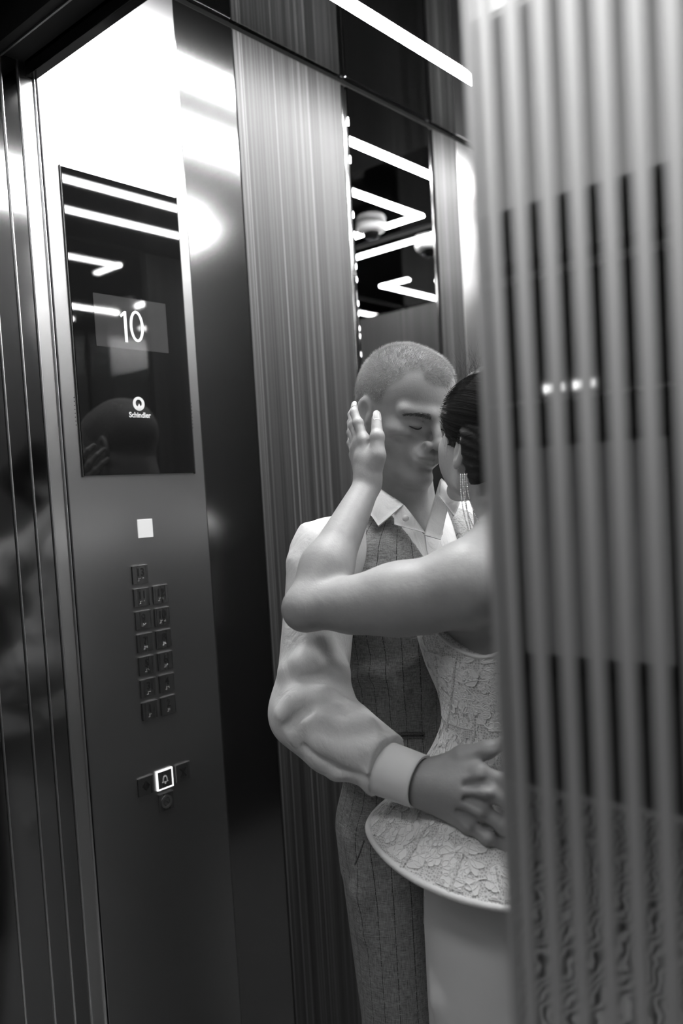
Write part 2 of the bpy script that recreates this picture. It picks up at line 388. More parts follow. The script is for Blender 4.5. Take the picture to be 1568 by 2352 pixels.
box('floor_lobby', (-2.7, LY-0.08, -0.05), (1.7, 0.598, 0.0), GRAIN, kind='structure')
PALE = mat('pale_lobby_panel', 0.62, 0.5)
setc(PALE, ramp(PALE, noise(PALE, coords(PALE), 3, 2), [(0.3, 0.56), (0.7, 0.66)]))
box('cornice', (-2.6, LY, 2.345), (1.6, LY+0.04, 2.375), PALE, lw)
box('baseboard', (-2.6, LY, 0.0), (1.6, LY+0.012, 0.022), PALE, lw)
cab = empty('notice_board', (-1.56, LY, 0.62)); tag(cab, 'pale notice board in dark frame hung on the lobby wall', 'board')
box('board', (-1.90, LY, 0.66), (-1.22, LY+0.03, 1.60), PALE, cab, 0.004)
box('lower_frame', (-1.92, LY, 0.57), (-1.20, LY+0.045, 0.66), BLACK, cab, 0.002)
box('upper_frame', (-1.92, LY, 1.60), (-1.20, LY+0.045, 1.64), BLACK, cab, 0.002)
rl = empty('wall_rail', (-1.7, LY+0.05, 1.80)); tag(rl, 'thin polished rail across the lobby wall', 'rail')
box('rail_bar', (-2.4, LY+0.04, 1.795), (-0.9, LY+0.055, 1.81), BEAD, rl, 0.003)
for x in (-2.3, -1.6, -1.0): box('bracket', (x-0.012, LY, 1.79), (x+0.012, LY+0.05, 1.815), BEAD, rl)
SPOT = mat('rail_glow', 0.8, 0.4, emit=2.5)  # glowing blocks added for the bright spots along the rail
for x in (-1.70, -1.56):
    sp = empty('rail_glow_block', (x, LY, 1.85)); tag(sp, 'small glowing block added above the lobby rail, '+('over the left half' if x < -1.6 else 'over the right half')+' of the notice board', 'glowing block')
    box('housing', (x-0.05, LY, 1.83), (x+0.05, LY+0.03, 1.875), BLACK, sp, 0.003); box('lens', (x-0.045, LY+0.028, 1.836), (x+0.045, LY+0.032, 1.869), SPOT, sp)
LAMPM = mat('lobby_lamp_diffuser', 0.8, 0.5, emit=LOBBY_POWER)
lp = empty('lobby_ceiling_lamp', (-0.75, LE+0.1, 2.44)); tag(lp, 'narrow bright lamp in the lobby ceiling before the door', 'ceiling light')
box('diffuser', (-1.30, LE, 2.425), (-0.25, LE+0.20, 2.439), LAMPM, lp)
for x0 in (-1.32, -0.25): box('lamp_frame', (x0, LE-0.02, 2.420), (x0+0.02, LE+0.22, 2.4395), STEEL, lp)
GLOWM = mat('glow_panel_diffuser', 0.8, 0.5, emit=CEILING_GLOW)  # glowing panel added to brighten the upper mirror gaps of the door
lq = empty('lobby_glow_panel', (-1.1, -1.3, 2.44)); tag(lq, 'large dim glowing panel added to the lobby ceiling for the door reflection', 'ceiling light')
box('diffuser', (-2.0, LE-1.15, 2.428), (-0.45, LE-0.03, 2.439), GLOWM, lq)
for x0 in (-2.02, -0.45): box('panel_frame', (x0, LE-1.17, 2.425), (x0+0.02, LE-0.025, 2.4395), STEEL, lq)
DFILL = mat('door_fill_diffuser', 0.8, 0.5, emit=DOOR_FILL)  # fill light added out of view to brighten the peplum and sleeves
ld = empty('door_fill_light', (-0.55, -0.2, 2.44)); tag(ld, 'added fill light in the lobby ceiling close above the lift door', 'ceiling light')
box('diffuser', (-1.00, -0.34, 2.425), (-0.10, -0.10, 2.439), DFILL, ld)
for x0 in (-1.02, -0.10): box('lamp_frame', (x0, -0.36, 2.420), (x0+0.02, -0.08, 2.4395), STEEL, ld)
# ------------------------------------------------------------------ small implicit-surface modeller
class Field:
    def __init__(s, lo, hi, step, fine=()):
        s.ax = []
        for i in range(3):
            xs = [lo[i]]
            while xs[-1] < hi[i]:
                h = step
                for flo, fhi, fs in fine:
                    if flo[i]-step <= xs[-1] <= fhi[i]: h = min(h, fs)
                xs.append(xs[-1]+h)
            s.ax.append(np.array(xs, np.float32))
        s.V = np.full([len(a) for a in s.ax], 1.0, np.float32)
    def blk(s, lo, hi):
        sl = tuple(slice(max(0, np.searchsorted(s.ax[i], lo[i])-1), np.searchsorted(s.ax[i], hi[i])+1) for i in range(3))
        X = s.ax[0][sl[0]][:, None, None]; Y = s.ax[1][sl[1]][None, :, None]; Z = s.ax[2][sl[2]][None, None, :]
        return sl, X, Y, Z
    def comb(s, sl, d, k, op):
        a = s.V[sl]
        if op == 'u':
            if k > 0:
                h = np.clip(0.5+0.5*(a-d)/k, 0, 1); s.V[sl] = a+(d-a)*h-k*h*(1-h)
            else: s.V[sl] = np.minimum(a, d)
        elif op == 's':
            d = -d
            if k > 0:
                h = np.clip(0.5-0.5*(a-d)/k, 0, 1); s.V[sl] = a+(d-a)*h+k*h*(1-h)
            else: s.V[sl] = np.maximum(a, d)
        elif op == 'i': s.V[sl] = np.maximum(a, d)
    def cap(s, a, b, ra, rb=None, k=0.01, op='u'):
        if rb is None: rb = ra
        a = np.asarray(a, float); b = np.asarray(b, float); r = max(ra, rb)+k+0.014
        sl, X, Y, Z = s.blk(np.minimum(a, b)-r, np.maximum(a, b)+r)
        d = b-a; L2 = max(float(d@d), 1e-9)
        t = np.clip(((X-a[0])*d[0]+(Y-a[1])*d[1]+(Z-a[2])*d[2])/L2, 0, 1)
        D = np.sqrt((X-a[0]-t*d[0])**2+(Y-a[1]-t*d[1])**2+(Z-a[2]-t*d[2])**2)-(ra+(rb-ra)*t)
        s.comb(sl, D.astype(np.float32), k, op)
    def chain(s, pts, rad, k=0.01, op='u', k0=None):
        for i in range(len(pts)-1): s.cap(pts[i], pts[i+1], rad[i], rad[i+1], k if (i or k0 is None) else k0, op)
    def ell(s, c, rad, R=None, k=0.01, op='u'):
        c = np.asarray(c, float); rad = np.asarray(rad, float); m_ = rad.max()+k+0.014
        sl, X, Y, Z = s.blk(c-m_, c+m_)
        R = np.eye(3) if R is None else np.asarray(R)
        q = [(X-c[0])*R[i][0]+(Y-c[1])*R[i][1]+(Z-c[2])*R[i][2] for i in range(3)]
        k0 = np.sqrt(sum((q[i]/rad[i])**2 for i in range(3))); k1 = np.sqrt(sum((q[i]/rad[i]**2)**2 for i in range(3)))+1e-9
        s.comb(sl, (k0*(k0-1)/k1).astype(np.float32), k, op)
    def loft(s, sec, fwd, k=0.02, op='u', p=2.0, pad=0.05, off=0.0):
        # sec rows: z, cx, cy, half-width (across fwd), half-depth (along fwd)
        sec = np.array(sorted(sec), float); z = sec[:, 0]
        f = np.array([fwd[0], fwd[1]])/math.hypot(fwd[0], fwd[1]); l = np.array([-f[1], f[0]])
        m_ = sec[:, 3:5].max()+pad
        lo = np.array([sec[:, 1].min()-m_, sec[:, 2].min()-m_, z[0]-pad]); hi = np.array([sec[:, 1].max()+m_, sec[:, 2].max()+m_, z[-1]+pad])
        sl, X, Y, Z = s.blk(lo, hi)
        zz = s.ax[2][sl[2]]
        fi = lambda c: smooth_interp(zz, z, sec[:, c])[None, None, :]
        cx, cy, A, B = fi(1), fi(2), fi(3)+off, fi(4)+off
        U = (X-cx)*l[0]+(Y-cy)*l[1]; W = (X-cx)*f[0]+(Y-cy)*f[1]
        q = ((np.abs(U)/A)**p+(np.abs(W)/B)**p)**(1/p)
        g = np.sqrt((U/A**2)**2+(W/B**2)**2)+1e-6
        d = (q-1)*np.minimum(q/g, np.maximum(A, B)) if p == 2.0 else (q-1)*np.minimum(A, B)
        dz = np.maximum(z[0]-off-Z, Z-z[-1]-off)
        d = np.maximum(d, dz)
        s.comb(sl, d.astype(np.float32), k, op)
    def custom(s, lo, hi, fn, k=0.0, op='u'):
        sl, X, Y, Z = s.blk(lo, hi); s.comb(sl, fn(X, Y, Z).astype(np.float32), k, op)
    def add(s, fn, lo=None, hi=None):
        if lo is None: lo, hi = [a[0] for a in s.ax], [a[-1] for a in s.ax]
        sl, X, Y, Z = s.blk(lo, hi); s.V[sl] += fn(X, Y, Z).astype(np.float32)
    def mesh(s, name):
        V = s.V; S = V < 0
        n0, n1, n2 = V.shape
        c8 = [S[i:n0-1+i, j:n1-1+j, k:n2-1+k] for i in (0, 1) for j in (0, 1) for k in (0, 1)]
        anyv = c8[0].copy(); allv = c8[0].copy()
        for c in c8[1:]: anyv |= c; allv &= c
        act = anyv & ~allv; del anyv, allv, c8
        I, J, K = np.nonzero(act); n = len(I)
        idx = np.full(act.shape, -1, np.int32); idx[I, J, K] = np.arange(n)
        vals = np.empty((n, 2, 2, 2), np.float32)
        for i in (0, 1):
            for j in (0, 1):
                for k in (0, 1): vals[:, i, j, k] = V[I+i, J+j, K+k]
        acc = np.zeros((n, 3)); cnt = np.zeros(n)
        corners = [(i, j, k) for i in (0, 1) for j in (0, 1) for k in (0, 1)]
        for a in corners:
            for ax_ in range(3):
                if a[ax_]: continue
                b = list(a); b[ax_] = 1
                va = vals[:, a[0], a[1], a[2]]; vb = vals[:, b[0], b[1], b[2]]
                cr_ = (va < 0) != (vb < 0)
                t = np.where(cr_, va/np.where(va == vb, 1, va-vb), 0)
                p = np.tile(np.array(a, float), (n, 1)); p[:, ax_] = t
                acc += p*cr_[:, None]; cnt += cr_
        loc = acc/cnt[:, None]
        co = np.empty((n, 3), np.float32)
        for d, G in enumerate((I, J, K)):
            A = s.ax[d]; co[:, d] = A[G]+loc[:, d]*(A[G+1]-A[G])
        faces = []
        for d in range(3):
            e0 = [slice(1, -1)]*3; e1 = [slice(1, -1)]*3; e0[d] = slice(0, -1); e1[d] = slice(1, None)
            ch = S[tuple(e0)] != S[tuple(e1)]
            a_, b_, c_ = np.nonzero(ch)
            g = [a_, b_, c_]; o1, o2 = [(1, 2), (2, 0), (0, 1)][d]
            for q in range(3):
                if q != d: g[q] = g[q]+1
            ins = S[g[0], g[1], g[2]]
            def cell(m1, m2):
                h = [x.copy() for x in g]; h[o1] -= m1; h[o2] -= m2; return idx[h[0], h[1], h[2]]
            q = np.stack([cell(1, 1), cell(0, 1), cell(0, 0), cell(1, 0)], 1)
            q[~ins] = q[~ins][:, ::-1]
            faces.append(q)
        F = np.concatenate(faces); F = F[(F >= 0).all(1)]
        return np_mesh(name, co, F)
def smooth_interp(x, xp, fp):
    # monotone-ish cubic (Catmull-Rom) so lofts have no creases
    m_ = np.gradient(fp, xp); i = np.clip(np.searchsorted(xp, x)-1, 0, len(xp)-2)
    h = xp[i+1]-xp[i]; t = np.clip((x-xp[i])/h, 0, 1)
    return ((2*t**3-3*t**2+1)*fp[i]+(t**3-2*t**2+t)*h*m_[i]+(-2*t**3+3*t**2)*fp[i+1]+(t**3-t**2)*h*m_[i+1]).astype(np.float32)
def np_mesh(name, co, F, smooth=True):
    me = bpy.data.meshes.new(name); n, k = F.shape
    me.vertices.add(len(co)); me.vertices.foreach_set('co', np.asarray(co, np.float32).ravel())
    me.loops.add(n*k); me.loops.foreach_set('vertex_index', F.astype(np.int32).ravel())
    me.polygons.add(n); me.polygons.foreach_set('loop_start', np.arange(0, n*k, k, dtype=np.int32))
    if smooth: me.polygons.foreach_set('use_smooth', np.ones(n, bool))
    me.update(calc_edges=True); me.validate(); return me
def grid_mesh(name, G, closed_u=False, thick=0.0):
    # G: (nu, nv, 3) array of points -> mesh, thick > 0 makes a solid sheet along the normals
    nu, nv, _ = G.shape
    du = np.gradient(G, axis=0); dv = np.gradient(G, axis=1); nrm = np.cross(du, dv); nrm /= np.linalg.norm(nrm, axis=2, keepdims=True)+1e-12
    sheets = [G] if thick == 0 else [G+nrm*thick/2, G-nrm*thick/2]
    co = np.concatenate([s_.reshape(-1, 3) for s_ in sheets]); F = []
    U = nu if closed_u else nu-1
    i, j = np.meshgrid(np.arange(U), np.arange(nv-1), indexing='ij'); i = i.ravel(); j = j.ravel(); i2 = (i+1) % nu
    q = np.stack([i*nv+j, i2*nv+j, i2*nv+j+1, i*nv+j+1], 1)
    F.append(q)
    if thick:
        o = nu*nv; F.append(q[:, ::-1]+o)
        def rim(a): a = np.array(a); F.append(np.stack([a[1:], a[:-1], a[:-1]+o, a[1:]+o], 1))
        ii = list(range(nu))+([0] if closed_u else [])
        rim([k*nv for k in ii][::-1]); rim([k*nv+nv-1 for k in ii])
        if not closed_u: rim(list(range(nv))); rim([(nu-1)*nv+k for k in range(nv)][::-1])
    return np_mesh(name, co, np.concatenate(F))
def tube_mesh(name, pts, rad, seg=8):
    pts = np.asarray(pts, float); n = len(pts); rad = np.broadcast_to(rad, (n,))
    T = np.gradient(pts, axis=0); T /= np.linalg.norm(T, axis=1, keepdims=True)
    up = np.array([0.13, 0.21, 0.97]); rows = []
    a = np.linspace(0, 2*np.pi, seg, endpoint=False)
    for i in range(n):
        s_ = np.cross(T[i], up); s_ /= np.linalg.norm(s_); t_ = np.cross(s_, T[i])
        rows.append(pts[i]+rad[i]*(np.cos(a)[:, None]*s_+np.sin(a)[:, None]*t_))
    G = np.array(rows); co = G.reshape(-1, 3)
    i, j = np.meshgrid(np.arange(n-1), np.arange(seg), indexing='ij'); i = i.ravel(); j = j.ravel(); j2 = (j+1) % seg
    F = np.stack([i*seg+j, i*seg+j2, (i+1)*seg+j2, (i+1)*seg+j], 1)
    return np_mesh(name, co, F)
def join_np(parts):
    co = []; F = []; o = 0
    for c, f in parts: co.append(c); F.append(f+o); o += len(c)
    return np.concatenate(co), np.concatenate(F)
def rotz(v_, a): c, s = math.cos(a), math.sin(a); return np.array([v_[0]*c-v_[1]*s, v_[0]*s+v_[1]*c, v_[2]])
def frame(fwd, up=(0, 0, 1), roll=0.0):
    # rows: forward, left, up
    f = np.asarray(fwd, float); f = f/np.linalg.norm(f); l = np.cross(up, f); l /= np.linalg.norm(l); u = np.cross(f, l)
    l2 = math.cos(roll)*l+math.sin(roll)*u; u2 = -math.sin(roll)*l+math.cos(roll)*u
    return np.array([f, l2, u2])
# ------------------------------------------------------------------ people: shared tools
def _hit(s, x, y, d0=0.9, d1=1.8):
    d = np.linspace(d0, d1, 1800); p = CAMP+ray(x, y)*d[:, None]
    ii = [np.clip(np.searchsorted(s.ax[i], p[:, i])-1, 0, len(s.ax[i])-2) for i in range(3)]
    inside = s.V[ii[0], ii[1], ii[2]] < 0
    for i in range(3): inside &= (p[:, i] > s.ax[i][0]) & (p[:, i] < s.ax[i][-1])
    k = np.argmax(inside)
    return p[k] if inside[k] else None
Field.hit = _hit
def fold(F_, pix, r, sink=0.0, k=0.012, op='u'):
    pts = [F_.hit(*q) for q in pix]; n = len(pts)
    pts = [p+ray(*q)/np.linalg.norm(ray(*q))*sink if p is not None else None for p, q in zip(pts, pix)]
    rr = [r*(0.35+0.65*math.sin(math.pi*(i+0.5)/n)) for i in range(n)]
    for i in range(n-1):
        if pts[i] is not None and pts[i+1] is not None: F_.cap(pts[i], pts[i+1], rr[i], rr[i+1], k, op)
from mathutils.bvhtree import BVHTree
def pix_bvh(obj_mesh):
    co = np.empty(len(obj_mesh.vertices)*3, np.float32); obj_mesh.vertices.foreach_get('co', co); co = co.reshape(-1, 3)
    me = obj_mesh; fl = [tuple(p.vertices) for p in me.polygons]
    return BVHTree.FromPolygons([Vector(c) for c in co], fl)
def on_surf(bvh, x, y, lift=0.0):
    v_ = Vector(ray(x, y)).normalized(); h = bvh.ray_cast(Vector(CAMP), v_)
    if h[0] is None: return None
    n_ = h[1] if h[1].dot(v_) < 0 else -h[1]
    return np.array(h[0]+n_*lift)
def mesh_co(me):
    co = np.empty(len(me.vertices)*3, np.float32); me.vertices.foreach_get('co', co); return co.reshape(-1, 3)
def attr(me, name, vals):
    a = me.attributes.new(name, 'FLOAT', 'POINT'); a.data.foreach_set('value', np.asarray(vals, np.float32))
def attr_node(M, name):
    N, L, b = nt(M); n_ = N.new('ShaderNodeAttribute'); n_.attribute_name = name; return n_.outputs['Fac']
def strands(name, roots, dirs, length, width, curl, material, parent, seg=2, seed=3):
    # short tapered hairs, each a thin three-sided spike
    g = np.random.default_rng(seed); n = len(roots)
    length = np.broadcast_to(length, (n,)); d = dirs/np.linalg.norm(dirs, axis=1, keepdims=True)
    s_ = np.cross(d, g.normal(size=(n, 3))); s_ /= np.linalg.norm(s_, axis=1, keepdims=True); t_ = np.cross(d, s_)
    co = []; 
    for q in range(3):
        a = 2*math.pi*q/3; co.append(roots+width*(math.cos(a)*s_+math.sin(a)*t_))
    mid = roots+d*length[:, None]*0.55
    for q in range(3):
        a = 2*math.pi*q/3; co.append(mid+width*0.75*(math.cos(a)*s_+math.sin(a)*t_))
    tip = roots+(d+curl)*length[:, None]; co.append(tip)
    co = np.stack(co, 1).reshape(-1, 3); b = np.arange(n)*7
    F = []
    for q in range(3):
        q2 = (q+1) % 3
        F.append(np.stack([b+q, b+q2, b+3+q2], 1)); F.append(np.stack([b+q, b+3+q2, b+3+q], 1)); F.append(np.stack([b+3+q, b+3+q2, b+6], 1))
    o = world_part(name, np_mesh(name, co, np.concatenate(F)), material, parent); return o
def tri_area_sample(me, mask, n, seed=1):
    co = mesh_co(me); nf = len(me.polygons); vi = np.empty(len(me.loops), np.int32); me.loops.foreach_get('vertex_index', vi); q = vi.reshape(nf, 4)
    q = q[mask[q].all(1)]
    g = np.random.default_rng(seed)
    a = np.linalg.norm(np.cross(co[q[:, 2]]-co[q[:, 0]], co[q[:, 3]]-co[q[:, 1]]), axis=1)
    f = q[g.choice(len(q), n, p=a/a.sum())]; u, w = g.random((2, n, 1))
    p = (co[f[:, 0]]*(1-u)+co[f[:, 1]]*u)*(1-w)+(co[f[:, 3]]*(1-u)+co[f[:, 2]]*u)*w
    nr = np.cross(co[f[:, 2]]-co[f[:, 0]], co[f[:, 3]]-co[f[:, 1]]); nr /= np.linalg.norm(nr, axis=1, keepdims=True)+1e-12
    return p, nr
def patch(name, corners, thick, material, parent, n=10, bulge=0.0, bdir=None):
    A, B, C, D = [np.asarray(c, float) for c in corners]
    u = np.linspace(0, 1, n)[:, None, None]; w = np.linspace(0, 1, n)[None, :, None]
    G = (A*(1-u)+B*u)*(1-w)+(D*(1-u)+C*u)*w
    if bulge: G = G+bulge*np.sin(np.pi*u)*np.sin(np.pi*(0.15+0.7*w))*(-cw if bdir is None else bdir)
    return world_part(name, grid_mesh(name, G, thick=thick), material, parent)
def head(F_, O, R, fem=False, sx=1.0):
    # O: middle of the head at eye level; R rows: forward, left, up
    def q(f, l, u): return O+(f*R[0]+l*R[1]+u*R[2])*sx
    e = lambda c, r, k=0.02, op='u', RR=None: F_.ell(q(*c), np.array(r)*sx, R if RR is None else RR, k, op)
    c = lambda a, b, ra, rb, k=0.012, op='u': F_.cap(q(*a), q(*b), ra*sx, rb*sx, k, op)
    w = 0.93 if fem else 1.0
    m = 0.0 if fem else 1.0
    e((-0.014, 0, 0.030), (0.097, 0.0775, 0.086), 0.0)
    e((0.040, 0, 0.045), (0.046, 0.061, 0.054), 0.03)            # forehead
    e((0.026, 0, -0.035), (0.057, 0.0560*w, 0.072), 0.03)        # mid face
    for s in (-1, 1):
        c((-0.004, s*0.056*w, -0.040), (0.002, s*0.050*w, -0.074), 0.015, 0.0165, 0.020)   # jaw corner
        c((0.002, s*0.050*w, -0.074), (0.066, s*0.016, -0.107), 0.0165, 0.0150, 0.020)     # jaw line
        e((0.054, s*0.045*w, -0.024), (0.024, 0.020, 0.016), 0.018)                        # cheek bone
        c((0.087, s*0.012, 0.0100), (0.067, s*0.054, 0.0120), 0.0070+0.0045*m, 0.0070+0.0035*m, 0.012)   # brow
        e((0.062, s*0.050, -0.060), (0.022, 0.012, 0.022), 0.016, 's')                     # hollow below the cheek
    e((0.074, 0, -0.105), (0.020, 0.024, 0.016), 0.016)                                    # chin
    for s in (-1, 1):
        e((0.099, s*0.0335, -0.008), (0.019, 0.021, 0.0120), 0.009, 's')                   # socket
        e((0.0690, s*0.0325, -0.0075), (0.0175, 0.0172, 0.0142), 0.004)                    # closed lid over the eyeball
        for t in np.linspace(-1, 1, 7)[:-1]:                                               # lid crease
            g = lambda t: (0.0872-0.0062*t*t-0.0012, s*(0.0325+0.0150*t), 0.0002-0.0052*t*t)
            c(g(t), g(t+1/3), 0.0010, 0.0010, 0.0015, 's')
    c((0.086, 0, 0.006), (0.108, 0, -0.034), 0.0066, 0.0088, 0.009)                        # nose
    e((0.1095, 0, -0.0385), (0.0110, 0.0108, 0.0098), 0.006)
    for s in (-1, 1):
        e((0.0970, s*0.0132, -0.0420), (0.0110, 0.0072, 0.0080), 0.004)
        e((0.1030, s*0.0070, -0.0500), (0.0050, 0.0034, 0.0040), 0.003, 's')
    e((0.080, 0, -0.067), (0.022, 0.031, 0.022), 0.015)                                    # muzzle
    for s in (-1, 1):
        c((0.1010, s*0.000, -0.0630), (0.0895, s*0.0240, -0.0655), 0.0046, 0.0024, 0.004)    # upper lip
        c((0.0995, s*0.000, -0.0745), (0.0890, s*0.0215, -0.0685), 0.0062, 0.0026, 0.004)    # lower lip
        c((0.1065, 0, -0.0682), (0.0925, s*0.0270, -0.0660), 0.0014, 0.0016, 0.0018, 's')    # mouth line
        e((0.0900, s*0.0290, -0.0650), (0.0045, 0.0030, 0.0040), 0.004, 's')                 # corner
        c((0.0960, s*0.0185, -0.0440), (0.0860, s*0.0310, -0.0600), 0.0016, 0.0012, 0.006, 's')   # fold from nose to mouth
    c((0.1025, 0, -0.050), (0.1030, 0, -0.057), 0.0022, 0.0018, 0.004, 's')                # philtrum
    e((0.0985, 0, -0.0875), (0.010, 0.020, 0.0060), 0.010, 's')                            # below the lip
    if fem:
        for s in (-1, 1): e((0.040, s*0.040, -0.045), (0.042, 0.026, 0.042), 0.02)
    # ears
    for s in (-1, 1):
        tilt = frame(R[0]*0.93+R[1]*s*(-0.28)+R[2]*0.12, R[2])
        oc = q(-0.014, s*0.078, -0.012)
        F_.ell(oc, np.array((0.0185, 0.0060, 0.0310))*sx, tilt, 0.006)
        F_.ell(oc+tilt[1]*s*0.007*sx+tilt[0]*0.003*sx+tilt[2]*0.003*sx, np.array((0.0120, 0.0072, 0.0205))*sx, tilt, 0.003, 's')
        F_.ell(oc-tilt[2]*0.026*sx+tilt[0]*0.006*sx, np.array((0.0085, 0.0050, 0.0085))*sx, tilt, 0.005)   # lobe
        F_.cap(oc+tilt[0]*0.011*sx-tilt[2]*0.012*sx, oc+tilt[0]*0.0115*sx-tilt[2]*0.002*sx, 0.0045*sx, 0.004*sx, 0.004)   # tragus
    return q
def loc(co, O, R): return (co-O) @ np.asarray(R).T
# ------------------------------------------------------------------ skin, hair and cloth
def skin(name, base, scalp=None):
    M = mat(name, base, 0.46, spec=0.38)
    v_ = coords(M); f_ = noise(M, v_, 55, 4, 0.6); f2_ = noise(M, v_, 9, 2)
    col = mixc(M, 0.5, ramp(M, f_, [(0.25, base*0.86), (0.75, base*1.10)]), ramp(M, f2_, [(0.3, base*0.92), (0.7, base*1.06)]))
    for a_, v2_ in (('scalp', scalp), ('lip', base*0.62), ('nail', min(0.85, base*1.55))):
        if v2_ is not None: col = mixc(M, attr_node(M, a_), col, v2_)
    setc(M, col); bump(M, math_(M, 'ADD', noise(M, v_, 420, 3), math_(M, 'MULTIPLY', noise(M, v_, 90, 3, 0.6, 1.0), 1.6)), 0.22, 0.0009)
    return M
SKIN_M = skin('tanned_skin_man', 0.31, 0.19)
SKIN_W = skin('tanned_skin_woman', 0.36, 0.05)
HAIR_M = mat('fair_brown_hair', 0.36, 0.45); HAIR_W = mat('dark_brown_hair', 0.022, 0.62, spec=0.22)
BROWM = mat('brow_hair', 0.06, 0.5); LASH = mat('dark_lash', 0.01, 0.5)
SHIRT = mat('white_shirt_cotton', 0.72, 0.75, spec=0.2)
v = coords(SHIRT); fv = noise(SHIRT, v, 900, 2); setc(SHIRT, ramp(SHIRT, noise(SHIRT, v, 1200, 2), [(0.35, 0.66), (0.60, 0.74)])); bump(SHIRT, noise(SHIRT, coords(SHIRT, (1.6, 1.6, 0.8)), 20, 4, 0.5, 0.9), 0.45, 0.010)
def suiting(name, base):
    M = mat(name, base, 0.85, spec=0.15)
    v_ = coords(M, (700, 700, 90)); w1 = noise(M, v_, 1, 2); w2 = noise(M, coords(M, (90, 90, 800)), 1, 2); sl = noise(M, coords(M, (30, 30, 500)), 1, 3)
    wv_ = math_(M, 'ADD', w1, w2)
    col = ramp(M, math_(M, 'MULTIPLY', wv_, 0.5), [(0.30, base*0.45), (0.70, base*1.65)])
    col = mixc(M, ramp(M, sl, [(0.66, 0.0), (0.76, 0.5)]), col, base*2.6)
    fr = math_(M, 'FRACT', attr_node(M, 'stripe'))
    ln = math_(M, 'LESS_THAN', math_(M, 'ABSOLUTE', math_(M, 'SUBTRACT', fr, 0.5)), 0.022)
    dash = math_(M, 'GREATER_THAN', noise(M, coords(M, (1, 1, 1)), 420, 1), 0.40)
    col = mixc(M, math_(M, 'MULTIPLY', math_(M, 'MULTIPLY', ln, dash), 0.9), col, base*0.16)
    setc(M, col); bump(M, wv_, 0.25, 0.0006); return M
VESTM = suiting('grey_pinstripe_suiting', 0.26)
# ------------------------------------------------------------------ MAN
man = empty('person', (-0.905, 1.20, 0.0)); tag(man, 'man with cropped hair in white shirt and grey pinstripe waistcoat', 'person')
M0 = np.array([-0.905, 1.205, 0.0]); MF = np.array([0.985, -0.17, 0.0]); MF /= np.linalg.norm(MF); ML = np.array([-MF[1], MF[0], 0.0])
def md(f, l, z): return M0+MF*f+ML*l+np.array([0, 0, z])
HO = P(927, 945, 1.45)
hf = np.array([0.965, -0.262, 0.0]); hf = hf/np.linalg.norm(hf)*math.cos(math.radians(17))+np.array([0, 0, -math.sin(math.radians(17))])
HR = frame(hf, (0, 0, 1), math.radians(-3))
mSh = P(750, 1278, 1.365); mEl = P(712, 1628, 1.315); mWr = P(962, 1797, 1.185)
lSh = md(-0.01, 0.185, 1.365); lEl = md(0.10, 0.29, 1.13); lWr = md(0.34, 0.20, 1.10)
tors = lambda rows: [(z, *(M0+MF*f)[:2], a, b) for z, f, a, b in rows]
MT = tors([(0.80, 0.0, 0.150, 0.105), (0.88, 0.0, 0.152, 0.108), (0.97, 0.0, 0.142, 0.102), (1.05, 0.0, 0.138, 0.098), (1.15, 0.0, 0.146, 0.104), (1.25, 0.0, 0.158, 0.112), (1.33, -0.005, 0.160, 0.105), (1.385, -0.012, 0.140, 0.085), (1.42, -0.015, 0.105, 0.07), (1.45, -0.015, 0.075, 0.06)])
def man_arm(F_, off, k=0.02):
    F_.cap(mSh, mEl, 0.050+off, 0.042+off, k); F_.cap(mEl, mWr, 0.041+off, 0.0265+off, k)
    F_.cap(lSh, lEl, 0.050+off, 0.042+off, k); F_.cap(lEl, lWr, 0.041+off, 0.0265+off, k)
    F_.cap(md(-0.012, -0.085, 1.395), mSh, 0.034+off, 0.048+off, 0.03); F_.cap(md(-0.012, 0.085, 1.395), lSh, 0.034+off, 0.048+off, 0.03)
def man_legs(F_, off, k=0.02):
    for s in (-1, 1):
        hip = md(0, s*0.078, 0.86); kn = md(0.02, s*0.082, 0.47); an = md(-0.02, s*0.085, 0.09)
        F_.cap(hip, kn, 0.076+off, 0.056+off, 0.03); F_.cap(kn, an, 0.055+off, 0.040+off*1.6, k)
# body (one continuous skin)
hb = (HO-0.14, HO+0.14); hh = (P(940, 1700, 1.1)-0.05, P(1260, 1960, 1.2)+0.06)
Fm = Field((-1.22, 0.80, -0.005), (-0.42, 1.60, 1.76), 0.0070, [((hb[0][0], hb[0][1], hb[0][2]), tuple(hb[1]), 0.0021), ((-0.75, 0.88, 0.95), (-0.5, 1.02, 1.09), 0.0024)])
Fm.loft(MT, MF, 0.0, off=-0.012)
HS = 0.955; head(Fm, HO, HR, False, HS)
nb = md(-0.005, 0, 1.40)
Fm.cap(HO+HR[0]*(-0.022)+HR[2]*(-0.05), nb, 0.056, 0.062, 0.022)
Fm.cap(HO+HR[0]*0.03+HR[2]*(-0.10), md(0.055, 0.0, 1.375), 0.020, 0.020, 0.03)
for s in (-1, 1): Fm.cap(HO+HR[0]*(-0.015)+HR[1]*s*0.05+HR[2]*(-0.04), md(0.07, s*0.016, 1.372), 0.0105, 0.0085, 0.014)
Fm.cap(HO+HR[0]*0.052+HR[2]*(-0.118), HO+HR[0]*0.047+HR[2]*(-0.130), 0.011, 0.010, 0.014)
man_arm(Fm, -0.006); man_legs(Fm, -0.006)
for s in (-1, 1):
    Fm.cap(md(-0.03, s*0.085, 0.05), md(0.11, s*0.10, 0.03), 0.040, 0.027, 0.02)
